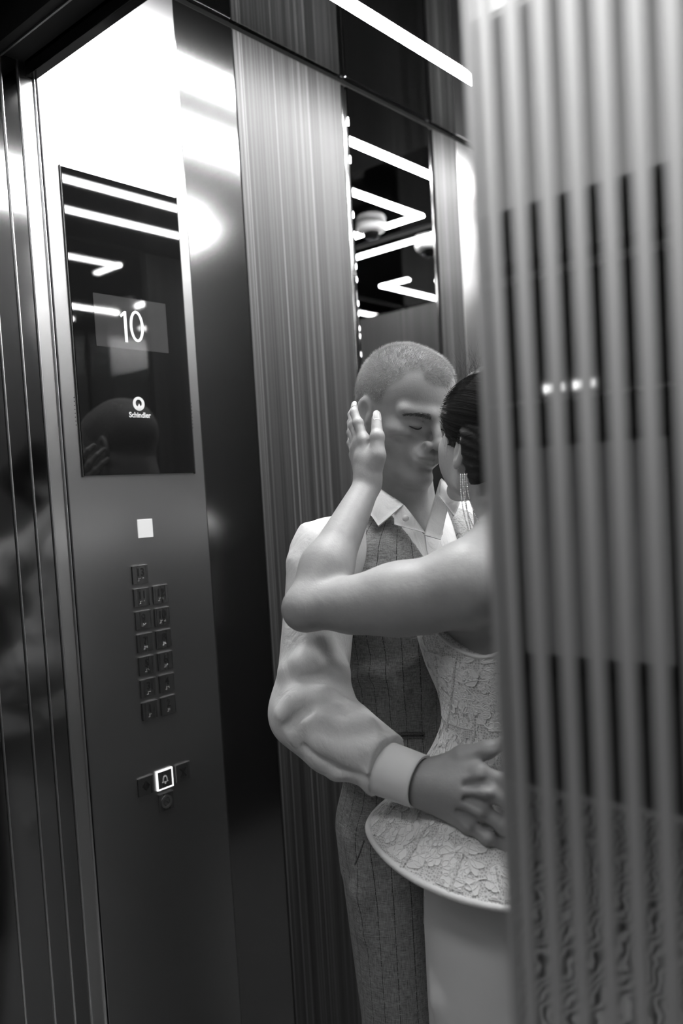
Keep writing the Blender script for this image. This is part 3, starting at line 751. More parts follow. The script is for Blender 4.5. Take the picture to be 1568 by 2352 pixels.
# right hand on the waist
dd = 0.030
hp = lambda x, y, d: P(x, y, d+dd)
mcp = [hp(1098, 1774, 1.118), hp(1112, 1815, 1.108), hp(1100, 1858, 1.112), hp(1072, 1893, 1.122)]
for i, c_ in enumerate(mcp):
    Fm.cap(mWr+(c_-mWr)*0.12+(mcp[1]-mcp[3])*(0.24-0.16*i), c_, 0.0165, (0.0128, 0.0130, 0.0122, 0.0108)[i], 0.016)
Fm.cap(mWr, (mWr+mcp[1]+mcp[2])/3, 0.026, 0.021, 0.02)
for pts, r0 in (([mcp[0], hp(1163, 1797, 1.112), hp(1212, 1815, 1.128), hp(1245, 1822, 1.150)], 0.0112),
                ([mcp[1], hp(1176, 1846, 1.102), hp(1226, 1866, 1.118), hp(1262, 1876, 1.142)], 0.0116),
                ([mcp[2], hp(1158, 1898, 1.104), hp(1206, 1926, 1.116), hp(1240, 1942, 1.136)], 0.0110),
                ([mcp[3], hp(1118, 1924, 1.108), hp(1164, 1946, 1.112), hp(1196, 1956, 1.124)], 0.0094)):
    Fm.chain(pts, [r0, r0*0.96, r0*0.88, r0*0.72], 0.005, k0=0.009)
    Fm.ell(pts[0]-cw*0.003, (r0*1.22,)*3, None, 0.005); Fm.ell(pts[1], (r0*1.10,)*3, None, 0.004)
Fm.chain([hp(1000, 1772, 1.165), hp(1062, 1737, 1.142), hp(1118, 1722, 1.130), hp(1172, 1700, 1.134)], [0.018, 0.0145, 0.0118, 0.0085], 0.008, k0=0.018)
for i in range(4):      # tendons on the back of the hand
    a_ = mWr+(mcp[i]-mWr)*0.30; n_ = -cw*0.0125
    Fm.cap(a_+n_*1.30, mcp[i]+n_*1.12, 0.0030, 0.0038, 0.005)
    if i < 3:
        g_mid = (mcp[i]+mcp[i+1])/2; Fm.cap(g_mid+(mWr-g_mid)*0.28-cw*0.0195, g_mid+(g_mid-mWr)*0.10-cw*0.0150, 0.0035, 0.0060, 0.007, 's')
def lhand(F_, w, d, up, n=0):       # resting hand on the far side (hidden)
    d = d/np.linalg.norm(d); s_ = np.cross(d, up); s_ /= np.linalg.norm(s_)
    for i in range(4):
        a_ = w+d*0.085+s_*(0.03-0.02*i); F_.cap(w+s_*(0.02-0.013*i), a_, 0.015, 0.012, 0.014)
        F_.chain([a_, a_+d*0.04, a_+d*0.065+up*0.008, a_+d*0.08+up*0.02], [0.0105, 0.010, 0.009, 0.0075], 0.004)
    F_.chain([w+s_*0.02, w+d*0.04+s_*0.05, w+d*0.07+s_*0.06], [0.016, 0.0125, 0.009], 0.008)
lhand(Fm, lWr, np.array([0.6, -0.75, 0.0]), np.array([-0.75, -0.6, 0.2]))
bm_me = Fm.mesh('body'); print('man body', len(bm_me.polygons))
bco = mesh_co(bm_me); hl = loc(bco, HO, HR)/HS
near = np.linalg.norm(bco-HO, axis=1) < 0.17
# hair line: forward position -> lowest height that carries hair
hx = np.array([-0.12, -0.06, -0.035, -0.028, -0.012, 0.012, 0.024, 0.034, 0.046, 0.060, 0.075, 0.12])
hz = np.array([-0.058, -0.050, -0.030, 0.018, 0.022, 0.010, 0.012, 0.040, 0.054, 0.056, 0.058, 0.060])
line = np.interp(hl[:, 0], hx, hz)+np.where(hl[:, 0] > 0.0, 0.022*np.exp(-((np.abs(hl[:, 1])-0.044)/0.015)**2)*np.clip((hl[:, 0]-0.02)/0.02, 0, 1), 0)
hd_ = np.clip((hl[:, 2]-line)/0.016, 0, 1)*near*(np.abs(hl[:, 1]) < 0.0805)
attr(bm_me, 'scalp', np.clip(hd_*1.0, 0, 1)*0.9)
lipz = -0.0675
lipm = near*(hl[:, 0] > 0.080)*np.exp(-(np.maximum(np.abs(hl[:, 2]-lipz)-0.0072*(1-np.clip(np.abs(hl[:, 1])/0.026, 0, 1)**2), 0)/0.0016)**2)*np.clip((0.028-np.abs(hl[:, 1]))/0.004, 0, 1)
attr(bm_me, 'lip', lipm*0.6)
body = world_part('body', bm_me, SKIN_M, man)
# cropped hair
p_, n_ = tri_area_sample(bm_me, (hd_ > 0.12), 24000)
ql = loc(p_, HO, HR)/HS; topw = np.clip((ql[:, 2]-0.05)/0.05, 0, 1)
comb_ = (HR[0]*0.55)[None, :]*(0.3+topw[:, None])+(-HR[2]*0.5)[None, :]*(1-topw[:, None])
g_ = np.random.default_rng(5)
strands('hair', p_-n_*0.0008, n_*0.8+comb_+g_.normal(size=p_.shape)*0.22, 0.0030+0.0060*topw+g_.random(len(p_))*0.003, 0.00016, comb_*0.25, HAIR_M, man)
# eyebrows and lashes
for s in (-1, 1):
    t_ = g_.random(420); br = HO+HS*np.outer(0.0990-0.022*t_**1.4, HR[0])+HS*np.outer(s*(0.012+0.044*t_), HR[1])+HS*np.outer(0.0075+0.006*np.sin(2.6*t_)-0.005*t_+(g_.random(420)-0.5)*0.0100*(1.12-t_), HR[2])
    strands('eyebrow', br-HR[0]*0.003, np.outer(np.ones(420), HR[1]*s*0.8-HR[2]*0.25+HR[0]*0.25)+g_.normal(size=(420, 3))*0.15, 0.0085, 0.00026, 0.0, BROWM, man)
    t2 = np.linspace(0, 1, 14); lp_ = HO+HS*np.outer(0.0862-0.0065*(2*t2-1)**2-0.0010, HR[0])+HS*np.outer(s*(0.0175+0.030*t2), HR[1])+HS*np.outer(-0.0125-0.0042*np.sin(np.pi*t2), HR[2])
    me_ = tube_mesh('eyelashes', lp_, np.concatenate([[0.0004], np.full(12, 0.0011), [0.0004]]), 6); world_part('eyelashes', me_, LASH, man)
# shirt
Fs = Field((-1.20, 0.80, 0.90), (-0.48, 1.58, 1.50), 0.0042)
Fs.loft([r for r in MT if r[0] > 0.93 and r[0] < 1.44], MF, 0.0, off=0.001)
man_arm(Fs, 0.006, 0.015)
# sleeve drape
Fs.cap(P(734, 1340, 1.355), P(718, 1560, 1.325), 0.051, 0.053, 0.02)
Fs.cap(P(700, 1640, 1.315), P(760, 1695, 1.285), 0.056, 0.052, 0.03)
Fs.cap(P(790, 1700, 1.265), P(872, 1755, 1.225), 0.050, 0.039, 0.03)
cuffdir = (mWr-P(800, 1722, 1.255)); cuffdir /= np.linalg.norm(cuffdir)
# folds, ridges then valleys
for pix, r in (([(652, 1642), (690, 1608), (735, 1598), (792, 1622)], 0.013), ([(680, 1692), (722, 1652), (770, 1642), (805, 1668)], 0.012), ([(790, 1672), (838, 1668), (856, 1694)], 0.009),
               ([(690, 1742), (760, 1790), (845, 1820)], 0.009), ([(770, 1778), (830, 1738), (876, 1722)], 0.008), ([(748, 1470), (778, 1540), (797, 1590)], 0.010), ([(655, 1540), (700, 1520), (760, 1530)], 0.008),
               ([(700, 1215), (682, 1290), (672, 1380)], 0.008), ([(856, 1812), (866, 1780), (880, 1752)], 0.007), ([(730, 1700), (790, 1720), (850, 1716)], 0.008)):
    fold(Fs, pix, r, sink=0.003, k=0.024)
for pix, r in (([(658, 1668), (700, 1632), (745, 1616), (792, 1640)], 0.008), ([(700, 1716), (770, 1764), (852, 1796)], 0.005), ([(732, 1478), (764, 1548), (788, 1600)], 0.006), ([(690, 1560), (735, 1556), (780, 1572)], 0.005)):
    fold(Fs, pix, r, sink=-0.003, k=0.010, op='s')
cut = P(878, 1767, 1.215)
Fs.custom(cut-0.2, cut+0.5, lambda X, Y, Z: np.where((X > -0.82), (X-cut[0])*cuffdir[0]+(Y-cut[1])*cuffdir[1]+(Z-cut[2])*cuffdir[2]-0.004, -1.0)*np.where(np.sqrt((X-mWr[0])**2+(Y-mWr[1])**2+(Z-mWr[2])**2) < 0.17, 1, 0)-np.where(np.sqrt((X-mWr[0])**2+(Y-mWr[1])**2+(Z-mWr[2])**2) < 0.17, 0, 1.0), 0.0, 'i')
# neck opening
Fs.cap(md(0.015, 0, 1.425), md(0.00, 0, 1.60), 0.056, 0.065, 0.004, 's')
Fs.cap(md(0.105, -0.004, 1.372), md(0.10, 0.0, 1.50), 0.006, 0.045, 0.006, 's')
sh_me = Fs.mesh('shirt'); shirt = world_part('shirt', sh_me, SHIRT, man); print('shirt', len(sh_me.polygons))
# cuff
def ringtube(name, a, b, ra, rb, thick, material, parent, n=40, m=8):
    a = np.asarray(a); b = np.asarray(b); d = (b-a)/np.linalg.norm(b-a); s_ = np.cross(d, [0, 0, 1.0]); s_ /= np.linalg.norm(s_); t_ = np.cross(s_, d)
    th = np.linspace(0, 2*np.pi, n, endpoint=False); G = np.empty((n, m, 3))
    for j in range(m):
        q = j/(m-1); G[:, j] = a+(b-a)*q+(ra+(rb-ra)*q)*(np.cos(th)[:, None]*s_+np.sin(th)[:, None]*t_)
    return world_part(name, grid_mesh(name, G, True, thick), material, parent)
CUFF = mat('white_ribbed_cuff', 0.74, 0.75, spec=0.2)
bump(CUFF, noise(CUFF, coords(CUFF, (260, 260, 10)), 1, 2), 0.15, 0.0008)
ringtube('cuff', P(880, 1764, 1.216), P(966, 1796, 1.182), 0.0385, 0.0365, 0.003, CUFF, man)
# waistcoat
Fv = Field((-1.13, 0.98, 0.90), (-0.70, 1.44, 1.45), 0.0042)
Fv.loft([r for r in MT if r[0] > 0.87 and r[0] < 1.44], MF, 0.0, off=0.011)
for s in (-1, 1):
    Fv.ell(md(0.048, s*0.112, 1.29), (0.055, 0.048, 0.095), np.array([MF, ML, [0, 0, 1.0]]), 0.03); Fv.cap(md(-0.005, s*0.06, 1.392), md(0.0, s*0.135, 1.368), 0.040, 0.050, 0.02)
for s in (-1, 1):
    Fv.cap(md(-0.012, s*0.226, 1.41), md(0.0, s*0.218, 1.20), 0.070, 0.056, 0.012, 's')
Fv.cap(md(0.0, 0, 1.385), md(0.0, 0, 1.6), 0.062, 0.090, 0.006, 's')
def vneck(X, Y, Z):
    f_ = (X-M0[0])*MF[0]+(Y-M0[1])*MF[1]; l_ = (X-M0[0])*ML[0]+(Y-M0[1])*ML[1]
    half = 0.064*np.clip((Z-1.19)/0.20, 0, 1.1)
    return np.maximum(np.abs(l_)-half, 0.01-f_)
Fv.custom((-1.13, 0.98, 1.19), (-0.70, 1.44, 1.45), vneck, 0.004, 's')
def hem(X, Y, Z):
    f_ = (X-M0[0])*MF[0]+(Y-M0[1])*MF[1]; return 0.955-0.02*np.clip(f_/0.1, -1, 1)-Z
Fv.custom((-1.13, 0.98, 0.90), (-0.70, 1.44, 1.45), hem, 0.0, 'i')
for pix, r in (([(800, 1560), (860, 1545), (930, 1530)], 0.008), ([(890, 1555), (920, 1590), (905, 1640)], 0.007), ([(815, 1330), (860, 1318), (900, 1312)], 0.006), ([(950, 1520), (975, 1580), (985, 1640)], 0.007)):
    fold(Fv, pix, r, sink=0.001, k=0.02)
v_me = Fv.mesh('waistcoat')
def stripe_attr(me, per=0.026, avg=0.135):
    co = mesh_co(me); U = (co-M0) @ ML; W_ = (co-M0) @ MF
    attr(me, 'stripe', np.arctan2(U/0.150, W_/0.107)*avg/per+40.0)
stripe_attr(v_me); vest = world_part('waistcoat', v_me, VESTM, man)
vb = pix_bvh(v_me)
def seam(name, bvh, pix, r, material, parent, lift=0.0005, n=24):
    pix = np.array(pix, float); t = np.linspace(0, len(pix)-1, n); xs = np.interp(t, np.arange(len(pix)), pix[:, 0]); ys = np.interp(t, np.arange(len(pix)), pix[:, 1])
    pts = [on_surf(bvh, x, y, lift) for x, y in zip(xs, ys)]; pts = [p for p in pts if p is not None]
    if len(pts) < 3: return None
    return world_part(name, tube_mesh(name, pts, r, 6), material, parent)
WELT = mat('welt_suiting', 0.12, 0.85, spec=0.15); setc(WELT, ramp(WELT, noise(WELT, coords(WELT), 700, 2), [(0.3, 0.06), (0.7, 0.22)]))
for dy in (0, 9): seam('pocket_welt', vb, [(884, 1686+dy), (974, 1684+dy)], 0.0026, WELT, man, 0.001)
# trousers
Ft = Field((-1.13, 1.00, 0.02), (-0.70, 1.44, 1.02), 0.006)
Ft.loft(tors([(0.80, 0.0, 0.146, 0.110), (0.88, 0.0, 0.146, 0.110), (0.96, 0.0, 0.144, 0.107), (1.01, 0.0, 0.142, 0.104)]), MF, 0.0, off=0.001)
man_legs(Ft, 0.014, 0.025)
for pix, r in (([(850, 1950), (830, 2050), (840, 2140)], 0.010), ([(830, 1900), (815, 1930), (812, 1975)], 0.006)):
    fold(Ft, pix, r, sink=0.002, k=0.03)
t_me = Ft.mesh('trousers'); stripe_attr(t_me, 0.027, 0.13); trousers = world_part('trousers', t_me, VESTM, man)
tb = pix_bvh(t_me)
seam('pocket_seam', tb, [(836, 1930), (826, 1960), (815, 1985)], 0.0012, WELT, man)
SHOE = mat('black_leather', 0.02, 0.3)
for s in (-1, 1):
    Fq = Field(md(0.04, s*0.095, 0)-0.20, md(0.04, s*0.095, 0)+0.22, 0.006)
    Fq.cap(md(-0.03, s*0.085, 0.047), md(0.12, s*0.10, 0.033), 0.046, 0.033, 0.02); Fq.cap(md(-0.035, s*0.085, 0.05), md(-0.03, s*0.085, 0.09), 0.043, 0.045, 0.02)
    z0 = 0.002; Fq.custom((-3, -3, -3), (3, 3, 3), lambda X, Y, Z: z0-Z+0*X+0*Y, 0.0, 'i')
    Fq.custom((-3, -3, -3), (3, 3, 3), lambda X, Y, Z: Z-0.10+0*X+0*Y, 0.0, 'i')
    world_part('shoe', Fq.mesh('shoe'), SHOE, man)
# collar
COLLAR = SHIRT
patch('collar_leaf', [P(850, 1108, 1.432), P(926, 1160, 1.388), P(869, 1209, 1.372), P(828, 1150, 1.415)], 0.0035, COLLAR, man, bulge=0.006)
patch('collar_leaf', [P(1012, 1100, 1.425), P(1006, 1140, 1.385), P(1042, 1186, 1.385), P(1062, 1140, 1.43)], 0.0035, COLLAR, man, bulge=0.004)
patch('collar_stand', [P(905, 1142, 1.400), P(928, 1160, 1.392), P(976, 1224, 1.388), P(905, 1205, 1.382)], 0.003, COLLAR, man, bulge=0.004)
patch('collar_stand', [P(1010, 1104, 1.430), P(1032, 1150, 1.402), P(1012, 1240, 1.378), P(974, 1229, 1.384)], 0.003, COLLAR, man, bulge=0.002)
sb_ = pix_bvh(sh_me); seam('placket', sb_, [(976, 1232), (980, 1262), (990, 1310)], 0.0016, COLLAR, man, 0.0006)
bmz = bmesh.new(); bmesh.ops.create_cone(bmz, cap_ends=True, segments=16, radius1=0.0055, radius2=0.0048, depth=0.002); mez = bm_mesh(bmz, 'collar_button', True)
mez.transform(Matrix.Translation(Vector(P(931, 1190, 1.374))) @ Vector(-cw).to_track_quat('Z', 'Y').to_matrix().to_4x4()); world_part('collar_button', mez, WHITEP, man)
# ------------------------------------------------------------------ WOMAN
wom = empty('person', (-0.66, 1.118, 0.0)); tag(wom, 'woman in strapless white lace bodice with peplum and white skirt', 'person')
W0 = np.array([-0.662, 1.120, 0.0]); WF = np.array([-0.978, -0.208, 0.0]); WF /= np.linalg.norm(WF); WL = np.array([-WF[1], WF[0], 0.0])
def wdp(f, l, z): return W0+WF*f+WL*l+np.array([0, 0, z])
WO = P(1136, 1010, 1.300)
wf = np.array([-0.925, 0.38, 0.0]); wf = wf/np.linalg.norm(wf)*math.cos(math.radians(17))+np.array([0, 0, math.sin(math.radians(17))])
WR = frame(wf, (0, 0, 1), 0.0)
wSh = P(1072, 1345, 1.165); wEl = P(705, 1396, 1.215); wWr = P(844, 1112, 1.335)
wr_ = lambda rows: [(z, *(W0+WF*f)[:2], a, b) for z, f, a, b in rows]
WT = wr_([(0.80, -0.01, 0.160, 0.125), (0.90, -0.01, 0.156, 0.118), (1.00, 0.0, 0.132, 0.100), (1.08, 0.0, 0.114, 0.090), (1.13, 0.002, 0.112, 0.090), (1.20, 0.010, 0.124, 0.106), (1.25, 0.012, 0.130, 0.110), (1.29, 0.004, 0.132, 0.092), (1.33, -0.006, 0.126, 0.070), (1.36, -0.012, 0.095, 0.055), (1.385, -0.016, 0.060, 0.045)])
hbw = (WO-0.13, WO+0.13)
Fw = Field((-0.98, 0.78, -0.005), (-0.46, 1.42, 1.70), 0.0065, [((hbw[0][0], hbw[0][1], hbw[0][2]), tuple(hbw[1]), 0.0024), ((-0.93, 0.98, 1.44), (-0.80, 1.10, 1.62), 0.0018)])
Fw.loft(WT, WF, 0.0, off=-0.004)
head(Fw, WO, WR, True, 0.94)
Fw.cap(WO+WR[0]*(-0.022)+WR[2]*(-0.05), wdp(-0.02, 0, 1.355), 0.046, 0.050, 0.02)
for s in (-1, 1): Fw.cap(wdp(-0.02, s*0.02, 1.40), wdp(-0.005, s*0.125, 1.345), 0.028, 0.034, 0.03)
# left arm
Fw.cap(wdp(-0.01, 0.10, 1.325), wSh, 0.048, 0.054, 0.03)
um = wSh+(wEl-wSh)*0.42+np.array([0, 0, -0.004])
Fw.cap(wSh, um, 0.054, 0.0475, 0.025); Fw.cap(um, wEl, 0.0470, 0.0325, 0.022)
Fw.cap(wSh+(wEl-wSh)*0.25+np.array([0, 0, -0.018]), wSh+(wEl-wSh)*0.70+np.array([0, 0, -0.012]), 0.040, 0.033, 0.02)
Fw.ell(P(694, 1400, 1.215), (0.024, 0.024, 0.024), None, 0.02)
fm = wEl+(wWr-wEl)*0.30
Fw.cap(wEl, fm, 0.0315, 0.0375, 0.012); Fw.cap(fm, wWr, 0.0370, 0.0205, 0.02)
# scapula and back
Fw.ell(wdp(-0.045, 0.075, 1.27), (0.05, 0.04, 0.07), np.array([WF, WL, [0, 0, 1]]), 0.03)
# left hand on his cheek
wq = lambda x, y, d: P(x, y, d)
WM = [wq(836, 1012, 1.338), wq(826, 1018, 1.352), wq(819, 1030, 1.366), wq(815, 1046, 1.378)]
for i, c_ in enumerate(WM):
    Fw.cap(wWr+(c_-wWr)*0.08+(WM[0]-WM[3])*(0.22-0.15*i), c_, 0.0125, (0.0108, 0.0105, 0.0100, 0.0092)[i], 0.012)
Fw.cap(wWr, (WM[0]+wWr)/2, 0.0185, 0.0165, 0.014)
fing = [([WM[0], wq(822, 972, 1.350), wq(813, 948, 1.362), wq(814, 934, 1.372)], 0.0086), ([WM[1], wq(812, 978, 1.372), wq(808, 952, 1.388), wq(812, 938, 1.400)], 0.0086),
        ([WM[2], wq(808, 994, 1.392), wq(806, 970, 1.410), wq(810, 955, 1.424)], 0.0082), ([WM[3], wq(807, 1018, 1.404), wq(806, 998, 1.420), wq(809, 986, 1.432)], 0.0074)]
for pts, r0 in fing:
    Fw.chain(pts, [r0, r0*0.92, r0*0.80, r0*0.60], 0.003, k0=0.007); Fw.ell(pts[1], (r0*1.06,)*3, None, 0.003)
th = [wq(850, 1085, 1.328), wq(866, 1046, 1.318), wq(866, 1004, 1.322), wq(864, 962, 1.338)]
Fw.chain(th, [0.0155, 0.0132, 0.0104, 0.0078], 0.005, k0=0.014)
Fw.ell(th[2], (0.0112,)*3, None, 0.004)
Fw.cap(WM[0]*0.6+wWr*0.4, th[1]*0.6+th[0]*0.4, 0.011, 0.011, 0.012)
for i in (0, 1):
    a_ = wWr+(WM[i]-wWr)*0.35; Fw.cap(a_-cw*0.0105, WM[i]-cw*0.0085, 0.0020, 0.0026, 0.006)
# right arm round his back (hidden side) and legs
rSh = wdp(0.01, -0.135, 1.33); rEl = rSh+np.array([-0.20, 0.10, -0.06]); rWr = rEl+np.array([-0.16, -0.02, 0.12])
Fw.cap(rSh, rEl, 0.046, 0.036, 0.02); Fw.cap(rEl, rWr, 0.035, 0.021, 0.016)
for s in (-1, 1):
    Fw.cap(wdp(-0.01, s*0.07, 0.84), wdp(0.0, s*0.06, 0.50), 0.078, 0.052, 0.03); Fw.cap(wdp(0, s*0.06, 0.50), wdp(-0.02, s*0.055, 0.10), 0.050, 0.032, 0.02)
    Fw.cap(wdp(-0.03, s*0.055, 0.06), wdp(0.10, s*0.055, 0.022), 0.026, 0.020, 0.015)
w_me = Fw.mesh('body'); print('woman body', len(w_me.polygons))
wco = mesh_co(w_me); wl_ = loc(wco, WO, WR)
attr(w_me, 'scalp', (np.linalg.norm(wco-WO, axis=1) < 0.14)*(wl_[:, 2] > 0.040)*(wl_[:, 0] < 0.075)*1.0); attr(w_me, 'lip', (np.linalg.norm(wco-WO, axis=1) < 0.15)*(wl_[:, 0] > 0.08)*np.exp(-(np.maximum(np.abs(wl_[:, 2]+0.0635)-0.005, 0)/0.002)**2)*(np.abs(wl_[:, 1]) < 0.022)*0.9)
attr(w_me, 'nail', np.zeros(len(wco)))
world_part('body', w_me, SKIN_W, wom)
# finger nails
NAIL = mat('pale_nail_varnish', 0.36, 0.32, spec=0.6)
def nail(tip, prev, r, face):
    d = (tip-prev)/np.linalg.norm(tip-prev); n_ = face-d*(face@d); n_ /= np.linalg.norm(n_); s_ = np.cross(d, n_)
    u = np.linspace(-1, 1, 9)[:, None, None]; w = np.linspace(0, 1, 9)[None, :, None]
    wid = np.sqrt(np.clip(1-(np.clip((w-0.55)/0.45, 0, 1))**2, 0.02, 1))*np.where(w < 0.15, 0.8+w*1.3, 1.0)
    ang = u*0.95*wid
    G = tip-d*r*0.9+d*(w*r*2.6)+r*1.04*(np.cos(ang)*n_+np.sin(ang)*s_)-n_*(w**2)*r*0.35
    world_part('fingernail', grid_mesh('fingernail', G, thick=0.0008), NAIL, wom)
nail(th[3], th[2], 0.0078, -cw+cr*0.25); nail(fing[0][0][3], fing[0][0][2], 0.0056, -cw-cr*0.4)
# dark hair swept back
Fh = Field(WO-0.20, WO+0.19, 0.0035)
q = lambda f, l, u: WO+(f*WR[0]+l*WR[1]+u*WR[2])*0.94
Fh.ell(q(-0.014, 0, 0.034), np.array((0.105, 0.0850, 0.093))*0.94, WR, 0.0)
Fh.ell(q(-0.06, 0, 0.015), np.array((0.080, 0.078, 0.085))*0.94, WR, 0.03)
Fh.ell(q(-0.125, 0, 0.055), (0.055, 0.058, 0.050), WR, 0.03)
for s in (-1, 1):
    Fh.cap(q(0.040, s*0.070, 0.02), q(0.030, s*0.069, -0.028), 0.0085, 0.0045, 0.012)
    Fh.cap(q(-0.030, s*0.082, 0.010), q(-0.055, s*0.072, -0.045), 0.010, 0.012, 0.02)
def hairline(X, Y, Z):
    f_ = ((X-WO[0])*WR[0][0]+(Y-WO[1])*WR[0][1]+(Z-WO[2])*WR[0][2])/0.94; u_ = ((X-WO[0])*WR[2][0]+(Y-WO[1])*WR[2][1]+(Z-WO[2])*WR[2][2])/0.94
    return u_-np.interp(f_, [-0.2, -0.046, -0.036, -0.030, -0.012, 0.004, 0.011, 0.022, 0.030, 0.042, 0.054, 0.068, 0.1], [-0.075, -0.062, -0.012, 0.018, 0.026, 0.010, -0.030, -0.036, -0.008, 0.016, 0.042, 0.066, 0.088])
Fh.custom(WO-0.2, WO+0.2, hairline, 0.007, 's')
# combed grooves
def groove(X, Y, Z):
    f_ = (X-WO[0])*WR[0][0]+(Y-WO[1])*WR[0][1]+(Z-WO[2])*WR[0][2]; l_ = (X-WO[0])*WR[1][0]+(Y-WO[1])*WR[1][1]+(Z-WO[2])*WR[1][2]; u_ = (X-WO[0])*WR[2][0]+(Y-WO[1])*WR[2][1]+(Z-WO[2])*WR[2][2]
    a = np.arctan2(u_-0.02-0.25*f_, np.abs(l_)+0.02); return 0.0011*np.sin(a*46+6*np.sin(f_*30))+0.0007*np.sin(a*97+f_*40)
Fh.add(groove)
h_me = Fh.mesh('hair')
BH = HAIR_W; bump(BH, noise(BH, coords(BH, (60, 260, 260)), 2, 3), 0.4, 0.002)
world_part('hair', h_me, BH, wom)
g2 = np.random.default_rng(11); parts = []
def hair_curve(p0, p1, p2, n=9):
    t = np.linspace(0, 1, n)[:, None]; return (1-t)**2*p0+2*t*(1-t)*p1+t**2*p2
def tube_np(pts, r):
    me = None; pts = np.asarray(pts); n = len(pts); T = np.gradient(pts, axis=0); T /= np.linalg.norm(T, axis=1, keepdims=True)+1e-12
    s_ = np.cross(T, [0.2, 0.3, 0.93]); s_ /= np.linalg.norm(s_, axis=1, keepdims=True)+1e-12; t_ = np.cross(s_, T); rr = (r*np.linspace(1, 0.4, n))[:, None]
    G = np.stack([pts+rr*(math.cos(a)*s_+math.sin(a)*t_) for a in (0, 2.094, 4.189)], 1); co = G.reshape(-1, 3)
    i, j = np.meshgrid(np.arange(n-1), np.arange(3), indexing='ij'); i = i.ravel(); j = j.ravel(); j2 = (j+1) % 3
    return co, np.stack([i*3+j, i*3+j2, (i+1)*3+j2, (i+1)*3+j], 1)
for k in range(1500):                                     # combed surface hair
    ph = g2.uniform(-1.35, 1.45); l0 = math.cos(ph); u0 = math.sin(ph); s = 1 if k % 8 else -1
    rr = 1.005+g2.random()*0.03
    a = q(0.058+g2.normal()*0.004, s*0.070*l0*rr, 0.035+0.055*u0*rr); b = q(-0.02, s*0.0875*l0*rr*1.03, 0.036+0.093*u0*rr*1.02); c_ = q(-0.12, s*0.06*l0, 0.045+0.05*u0)
    parts.append(tube_np(hair_curve(a, b*1.0+(b-WO)*0.22, c_), 0.00022))
for k in range(340):                                      # fly-aways
    ph = g2.uniform(0.3, 1.6); a = q(0.05-0.10*g2.random(), 0.075*math.cos(ph), 0.035+0.085*math.sin(ph))
    d_ = WR[2]*g2.uniform(0.006, 0.030)+WR[0]*g2.uniform(-0.010, 0.022)+g2.normal(size=3)*0.009
    parts.append(tube_np(hair_curve(a, a+d_*0.7+WR[2]*0.004, a+d_*1.25-WR[0]*g2.uniform(-0.01, 0.02)), 0.00012))
for k in range(9):                                       # loose locks along the cheek
    a = q(0.052+g2.normal()*0.004, 0.062+g2.normal()*0.003, 0.050); b = a-WR[2]*0.05+WR[0]*(-0.004+g2.normal()*0.006)+WR[1]*0.010
    parts.append(tube_np(hair_curve(a, b, b-WR[2]*g2.uniform(0.01, 0.04)-WR[0]*g2.uniform(0.0, 0.02)), 0.00018))
cc, ff = join_np(parts); world_part('loose_hair', np_mesh('loose_hair', cc, ff), HAIR_W, wom)
t2 = np.linspace(0, 1, 10); lp_ = q(0, 0, 0)+np.outer(0.0835-0.016*t2, WR[0])+np.outer(0.024+0.022*t2, WR[1])+np.outer(-0.0125+0.0*t2, WR[2])
for i in range(10):
    pass
cc, ff = join_np([tube_np(hair_curve(lp_[i % 10], lp_[i % 10]+WR[0]*0.006+WR[1]*0.001, lp_[i % 10]+WR[0]*0.010+WR[2]*0.003+WR[1]*0.002*(i/10)), 0.00028) for i in range(10)])
world_part('eyelashes', np_mesh('eyelashes', cc, ff), LASH, wom)
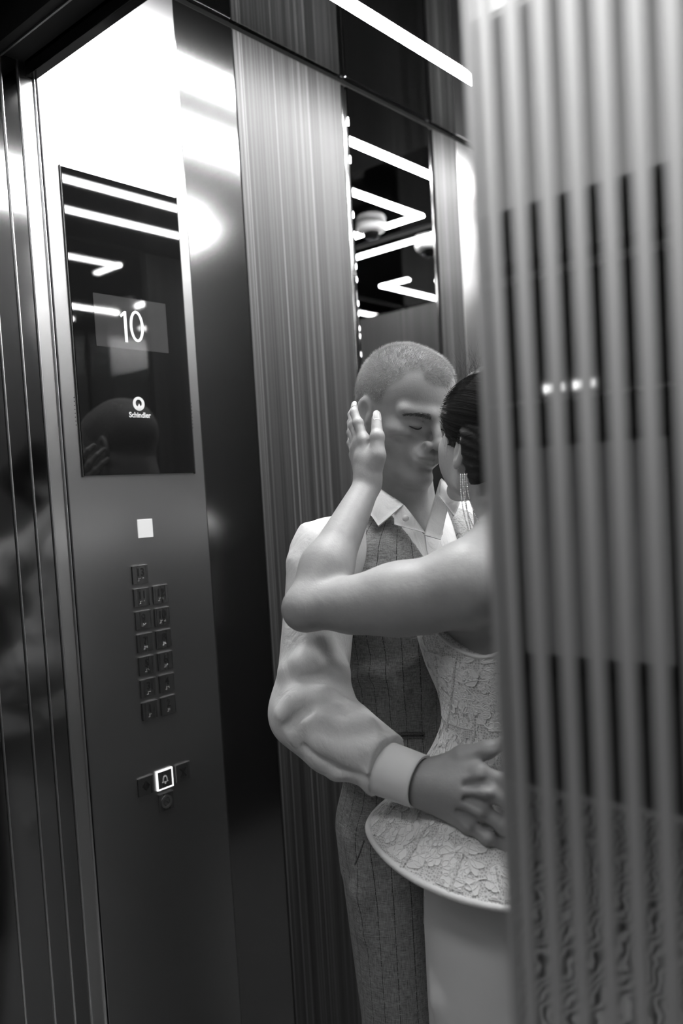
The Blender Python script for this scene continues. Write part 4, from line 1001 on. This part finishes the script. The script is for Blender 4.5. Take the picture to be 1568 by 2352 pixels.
# lace
LACE = mat('ivory_lace', 0.72, 0.7, spec=0.25)
def lace_nodes(M):
    N, L, b_ = nt(M); vec = coords(M)
    n_ = N.new('ShaderNodeTexVoronoi'); n_.feature = 'DISTANCE_TO_EDGE'; n_.inputs['Scale'].default_value = 270; n_.inputs['Randomness'].default_value = 0.55; L.new(vec, n_.inputs['Vector'])
    netl = ramp(M, n_.outputs['Distance'], [(0.10, 1.0), (0.20, 0.0)])
    setc(M, mixc(M, netl, 0.46, 0.76)); bump(M, netl, 0.6, 0.0012)
lace_nodes(LACE)
MOTIF = mat('ivory_lace_motif', 0.78, 0.7, spec=0.25); bump(MOTIF, noise(MOTIF, coords(MOTIF, (1, 1, 1)), 900, 2), 0.4, 0.0008)
CORD = mat('ivory_lace_cord', 0.84, 0.6, spec=0.3)
def lace_motifs(surf, urange, vrange, su, sv, parent, n=400, seed=4, smin=0.008, smax=0.017):
    # surf(u, v) -> (point, normal); su, sv: metres per unit of u and v
    g = np.random.default_rng(seed); cen = []; cords = []; pc = []; pf = []; base = 0
    def cordline(uv, r=0.00062, closed=False):
        nonlocal base
        pts = [];
        for a_, b_ in uv:
            p, n_ = surf(min(max(a_, urange[0]), urange[1]), min(max(b_, vrange[0]), vrange[1])); pts.append(p+n_*0.0011)
        pts = np.array(pts); cords.append(tube4(pts, r))
    def tube4(pts, r):
        n_ = len(pts); T = np.gradient(pts, axis=0); T /= np.linalg.norm(T, axis=1, keepdims=True)+1e-12
        s_ = np.cross(T, [0.31, 0.22, 0.92]); s_ /= np.linalg.norm(s_, axis=1, keepdims=True)+1e-12; t_ = np.cross(s_, T)
        G_ = np.stack([pts+r*(math.cos(a)*s_+math.sin(a)*t_) for a in (0, 1.571, 3.142, 4.712)], 1); i, j = np.meshgrid(np.arange(n_-1), np.arange(4), indexing='ij'); i = i.ravel(); j = j.ravel(); j2 = (j+1) % 4
        return G_.reshape(-1, 3), np.stack([i*4+j, i*4+j2, (i+1)*4+j2, (i+1)*4+j], 1)
    def blade(u0, v0, ang, ln, wd, fill=True):
        nonlocal base
        t = np.linspace(0, 2*math.pi, 15); bend = g.normal()*0.25
        x = ln*0.5*(1-np.cos(t)); y = wd*0.5*np.sin(t)*(0.75+0.35*np.sin(t/2))*(1+0.14*np.sin(5*t)); y = y+bend*x*(ln-x)/ln
        c_, s_ = math.cos(ang), math.sin(ang); U = u0+(x*c_-y*s_)/su; V = v0+(x*s_+y*c_)/sv
        cordline(list(zip(U, V)))
        if fill:
            cu_, cv_ = U[:-1].mean(), V[:-1].mean()
            ring = []
            for a_, b_ in list(zip(U[:-1], V[:-1]))+[(cu_, cv_)]:
                p, n_ = surf(min(max(a_, urange[0]), urange[1]), min(max(b_, vrange[0]), vrange[1])); ring.append(p+n_*0.0006)
            k = len(ring)-1
            pc.append(np.array(ring)); pf.append(np.array([[base+i, base+(i+1) % k, base+k] for i in range(k)])); base += k+1
    tries = 0
    while len(cen) < n and tries < n*30:
        tries += 1; u = g.uniform(*urange); v = g.uniform(*vrange); sz = g.uniform(smin, smax)
        if any(((u-a)*su)**2+((v-b)*sv)**2 < ((sz+c)*0.54)**2 for a, b, c in cen): continue
        cen.append((u, v, sz)); kind = g.random(); a0 = g.uniform(0, 6.28)
        if kind < 0.5:
            for q_ in range(5): blade(u, v, a0+q_*1.2566+g.normal()*0.1, sz*0.95, sz*0.80)
            t = np.linspace(0, 6.283, 9); cordline(list(zip(u+0.13*sz*np.cos(t)/su, v+0.13*sz*np.sin(t)/sv)), 0.0007)
        elif kind < 0.8:
            for q_ in range(3): blade(u, v, a0+(q_-1)*0.75, sz*1.5, sz*0.62)
            t = np.linspace(0, 1, 8); cordline([(u-math.cos(a0+0.5*x)*sz*1.3*x/su, v-math.sin(a0+0.5*x)*sz*1.3*x/sv) for x in t], 0.0008)
        else:
            blade(u, v, a0, sz*1.7, sz*0.9); blade(u+0.25*sz*math.cos(a0)/su, v+0.25*sz*math.sin(a0)/sv, a0, sz*1.1, sz*0.4, False)
    c1, f1 = join_np(cords)
    world_part('lace_cording', np_mesh('lace_cording', c1, f1), CORD, parent)['kind'] = 'stuff'
    world_part('lace_motifs', np_mesh('lace_motifs', np.concatenate(pc), np.concatenate(pf)), MOTIF, parent)['kind'] = 'stuff'
PIPE = mat('ivory_piping', 0.74, 0.6, spec=0.3); bump(PIPE, noise(PIPE, coords(PIPE), 220, 3), 0.5, 0.002)
SKIRT = mat('white_satin_skirt', 0.74, 0.45, spec=0.35); bump(SKIRT, noise(SKIRT, coords(SKIRT), 10, 2), 0.25, 0.006)
# bodice
Fb = Field((-0.86, 0.92, 1.00), (-0.48, 1.33, 1.32), 0.0040)
Fb.loft([r for r in WT if 0.99 < r[0] < 1.31], WF, 0.0, off=0.0035)
TA_ = np.linspace(0, 3.2, 200); TZ_ = smooth_interp(TA_, np.array([0.0, 0.55, 0.95, 1.35, 1.75, 2.2, 3.2]), np.array([1.285, 1.290, 1.280, 1.236, 1.214, 1.232, 1.245]))
def btop(X, Y, Z):
    f_ = (X-W0[0])*WF[0]+(Y-W0[1])*WF[1]; l_ = (X-W0[0])*WL[0]+(Y-W0[1])*WL[1]; a = np.arctan2(l_, f_)         # 0 front, +90deg her left
    top = np.interp(np.abs(a), TA_, TZ_)
    return Z-top
Fb.custom((-0.9, 0.9, 0.98), (-0.4, 1.4, 1.34), btop, 0.0, 'i')
b_me = Fb.mesh('bodice'); world_part('bodice', b_me, LACE, wom); bb = pix_bvh(b_me)
_z = np.array([r[0] for r in WT]); _w = np.array(WT)
def bod_surf(a, z):
    c4 = [float(smooth_interp(np.array([z]), _z, _w[:, k])[0]) for k in (1, 2, 3, 4)]; A_, B_ = c4[2]+0.0035, c4[3]+0.0035
    r_ = 1/math.sqrt((math.sin(a)/A_)**2+(math.cos(a)/B_)**2); d_ = WF*math.cos(a)+WL*math.sin(a)
    nn = WF*math.cos(a)/B_**2+WL*math.sin(a)/A_**2; nn /= np.linalg.norm(nn)
    return np.array([c4[0], c4[1], z])+d_*r_, nn
lace_motifs(bod_surf, (0.25, 2.6), (1.105, 1.213), 0.118, 1.0, wom, 140, 4)
lace_motifs(bod_surf, (0.25, 1.0), (1.205, 1.268), 0.118, 1.0, wom, 16, 6)
# top binding: follow the cut line
bp = []
for a in np.linspace(-math.pi, math.pi, 90):
    top = float(np.interp(abs(a), TA_, TZ_))
    A = float(smooth_interp(np.array([top]), np.array([r[0] for r in WT]), np.array([r[3] for r in WT]))[0])+0.0035; B = float(smooth_interp(np.array([top]), np.array([r[0] for r in WT]), np.array([r[4] for r in WT]))[0])+0.0035
    cx_ = float(smooth_interp(np.array([top]), np.array([r[0] for r in WT]), np.array([r[1] for r in WT]))[0]); cy_ = float(smooth_interp(np.array([top]), np.array([r[0] for r in WT]), np.array([r[2] for r in WT]))[0])
    cen = np.array([cx_, cy_, 0]); rr = 1/math.sqrt((math.sin(a)/A)**2+(math.cos(a)/B)**2)
    bp.append(cen+WF*rr*math.cos(a)+WL*rr*math.sin(a)+np.array([0, 0, top]))
world_part('neckline_binding', tube_mesh('neckline_binding', bp, 0.0030, 8), PIPE, wom)
for pix in ([(1046, 1515), (1040, 1580), (1032, 1650), (1020, 1700)], [(1090, 1640), (1088, 1680), (1084, 1715)], [(1000, 1500), (1008, 1580), (1015, 1640)]):
    seam('boning', bb, pix, 0.0030, LACE, wom, 0.0)
# peplum: from the waist ring to a tilted rim
rim_px = [(842, 1888, 1.275), (846, 1912, 1.235), (868, 1950, 1.195), (908, 1992, 1.155), (955, 2022, 1.128), (1000, 2046, 1.110), (1050, 2064, 1.098), (1105, 2080, 1.092), (1170, 2090, 1.092), (1250, 2090, 1.105), (1330, 2074, 1.135)]
rim = [P(*c_) for c_ in rim_px]
ang = [math.atan2((p-W0)@WL, (p-W0)@WF) for p in rim]; rad = [math.hypot((p-W0)@WL, (p-W0)@WF) for p in rim]; rz = [p[2] for p in rim]
print('rim', [(round(a, 2), round(r, 3), round(z, 3)) for a, r, z in zip(ang, rad, rz)])
o_ = np.argsort(ang); ang = list(np.array(ang)[o_]); rad = list(np.array(rad)[o_]); rz = list(np.array(rz)[o_])
if ang[0] > 0.2: ang = [-math.pi, -1.6, -0.6, 0.0]+ang; rad = [0.20, 0.18, 0.13, 0.12]+rad; rz = [0.86, 0.90, 0.97, 0.99]+rz
ang.append(math.pi); rad.append(rad[0]); rz.append(rz[0]); rz[-1] = rz[0]
TH = np.linspace(-math.pi, math.pi, 160, endpoint=False); nv = 26
rr = np.interp(TH, ang, rad); rzz = np.interp(TH, ang, rz)
ker = np.ones(9)/9
def circ(a): b = np.concatenate([a[-4:], a, a[:4]]); return np.convolve(b, ker, 'valid')
rr = circ(rr); rzz = circ(rzz)
G = np.empty((160, nv, 3)); wz = 1.115
A = 0.1125-0.0006; B = 0.090-0.0006
rw = 1/np.sqrt((np.sin(TH)/A)**2+(np.cos(TH)/B)**2)
for j in range(nv):
    t = j/(nv-1); e_ = t**1.7
    r_ = rw+(rr-rw)*e_; z_ = wz+(rzz-wz)*(t**0.92)
    G[:, j] = W0+np.outer(r_*np.cos(TH), WF)+np.outer(r_*np.sin(TH), WL); G[:, j, 2] = z_
pe_me = grid_mesh('peplum', G, True, 0.003); world_part('peplum', pe_me, LACE, wom)
world_part('peplum_piping', tube_mesh('peplum_piping', np.concatenate([G[:, -1], G[:2, -1]]), 0.0048, 10), PIPE, wom)
def pep_surf(th, t):
    i = (th+math.pi)/(2*math.pi)*160; j = t*(nv-1); i0 = int(i) % 160; i1 = (i0+1) % 160; j0 = min(int(j), nv-2); fi_ = i-int(i); fj = j-j0
    p = (G[i0, j0]*(1-fi_)+G[i1, j0]*fi_)*(1-fj)+(G[i0, j0+1]*(1-fi_)+G[i1, j0+1]*fi_)*fj
    n_ = np.cross(G[i1, j0]-G[i0, j0], G[i0, j0+1]-G[i0, j0]); n_ /= np.linalg.norm(n_)
    if n_@(p-W0-np.array([0, 0, p[2]-0.3])) < 0: n_ = -n_
    return p+n_*0.0015, n_
lace_motifs(pep_surf, (0.15, 2.7), (0.10, 0.97), 0.19, 0.21, wom, 260, 9)
pb = pix_bvh(pe_me)
for pix in ([(905, 1845), (880, 1880), (862, 1920)], [(1062, 1960), (1045, 2010), (1028, 2052)], [(1140, 1990), (1150, 2040), (1155, 2080)], [(985, 1890), (950, 1950), (920, 1995)]):
    seam('boning', pb, pix, 0.0032, LACE, wom, 0.0)
# skirt
Fk = Field((-0.98, 0.80, 0.004), (-0.36, 1.44, 1.09), 0.0062)
Fk.loft(wr_([(0.012, -0.03, 0.235, 0.235), (0.25, -0.02, 0.200, 0.190), (0.50, -0.01, 0.172, 0.150), (0.70, 0.0, 0.168, 0.138), (0.84, 0.0, 0.166, 0.134), (0.95, 0.0, 0.152, 0.118), (1.06, 0.0, 0.122, 0.098)]), WF, 0.0)
for pix, r in (([(985, 2080), (975, 2180), (978, 2290), (985, 2352)], 0.010), ([(1000, 2250), (1012, 2300), (1015, 2352)], 0.010)): fold(Fk, pix, r, sink=0.003, k=0.02)
k_me = Fk.mesh('skirt'); world_part('skirt', k_me, SKIRT, wom)
kb = pix_bvh(k_me); seam('skirt_seam', kb, [(976, 2060), (972, 2200), (976, 2345)], 0.0010, SKIRT, wom, 0.0004)
# drop earring: rhinestone chains hanging from the lobe
GEM = mat('rhinestone', 0.75, 0.12, 1.0)
parts = []
bmg = bmesh.new(); bmesh.ops.create_icosphere(bmg, subdivisions=1, radius=1.0); gco = np.array([v_.co[:] for v_ in bmg.verts]); gf = np.array([[v_.index for v_ in f_.verts] for f_ in bmg.faces]); bmg.free()
top = P(1062, 1090, 1.212)
for c_ in range(4):
    nb_ = (40, 34, 46, 30)[c_]
    a = P(1058+c_*4.5, 1090, 1.212); b = P(1090+c_*6, 1090+nb_*3.9, 1.205+0.003*c_)
    for k in range(nb_):
        t = k/nb_; p = a+(b-a)*t+np.array([0, 0, -0.0])+cr*(-0.012*math.sin(math.pi*t*0.9)*0.6)
        parts.append((gco*0.00135+p, gf))
cc, ff = join_np(parts); er = world_part('earring', np_mesh('earring', cc, ff, False), GEM, wom); er['label'] = 'long rhinestone drop earring'
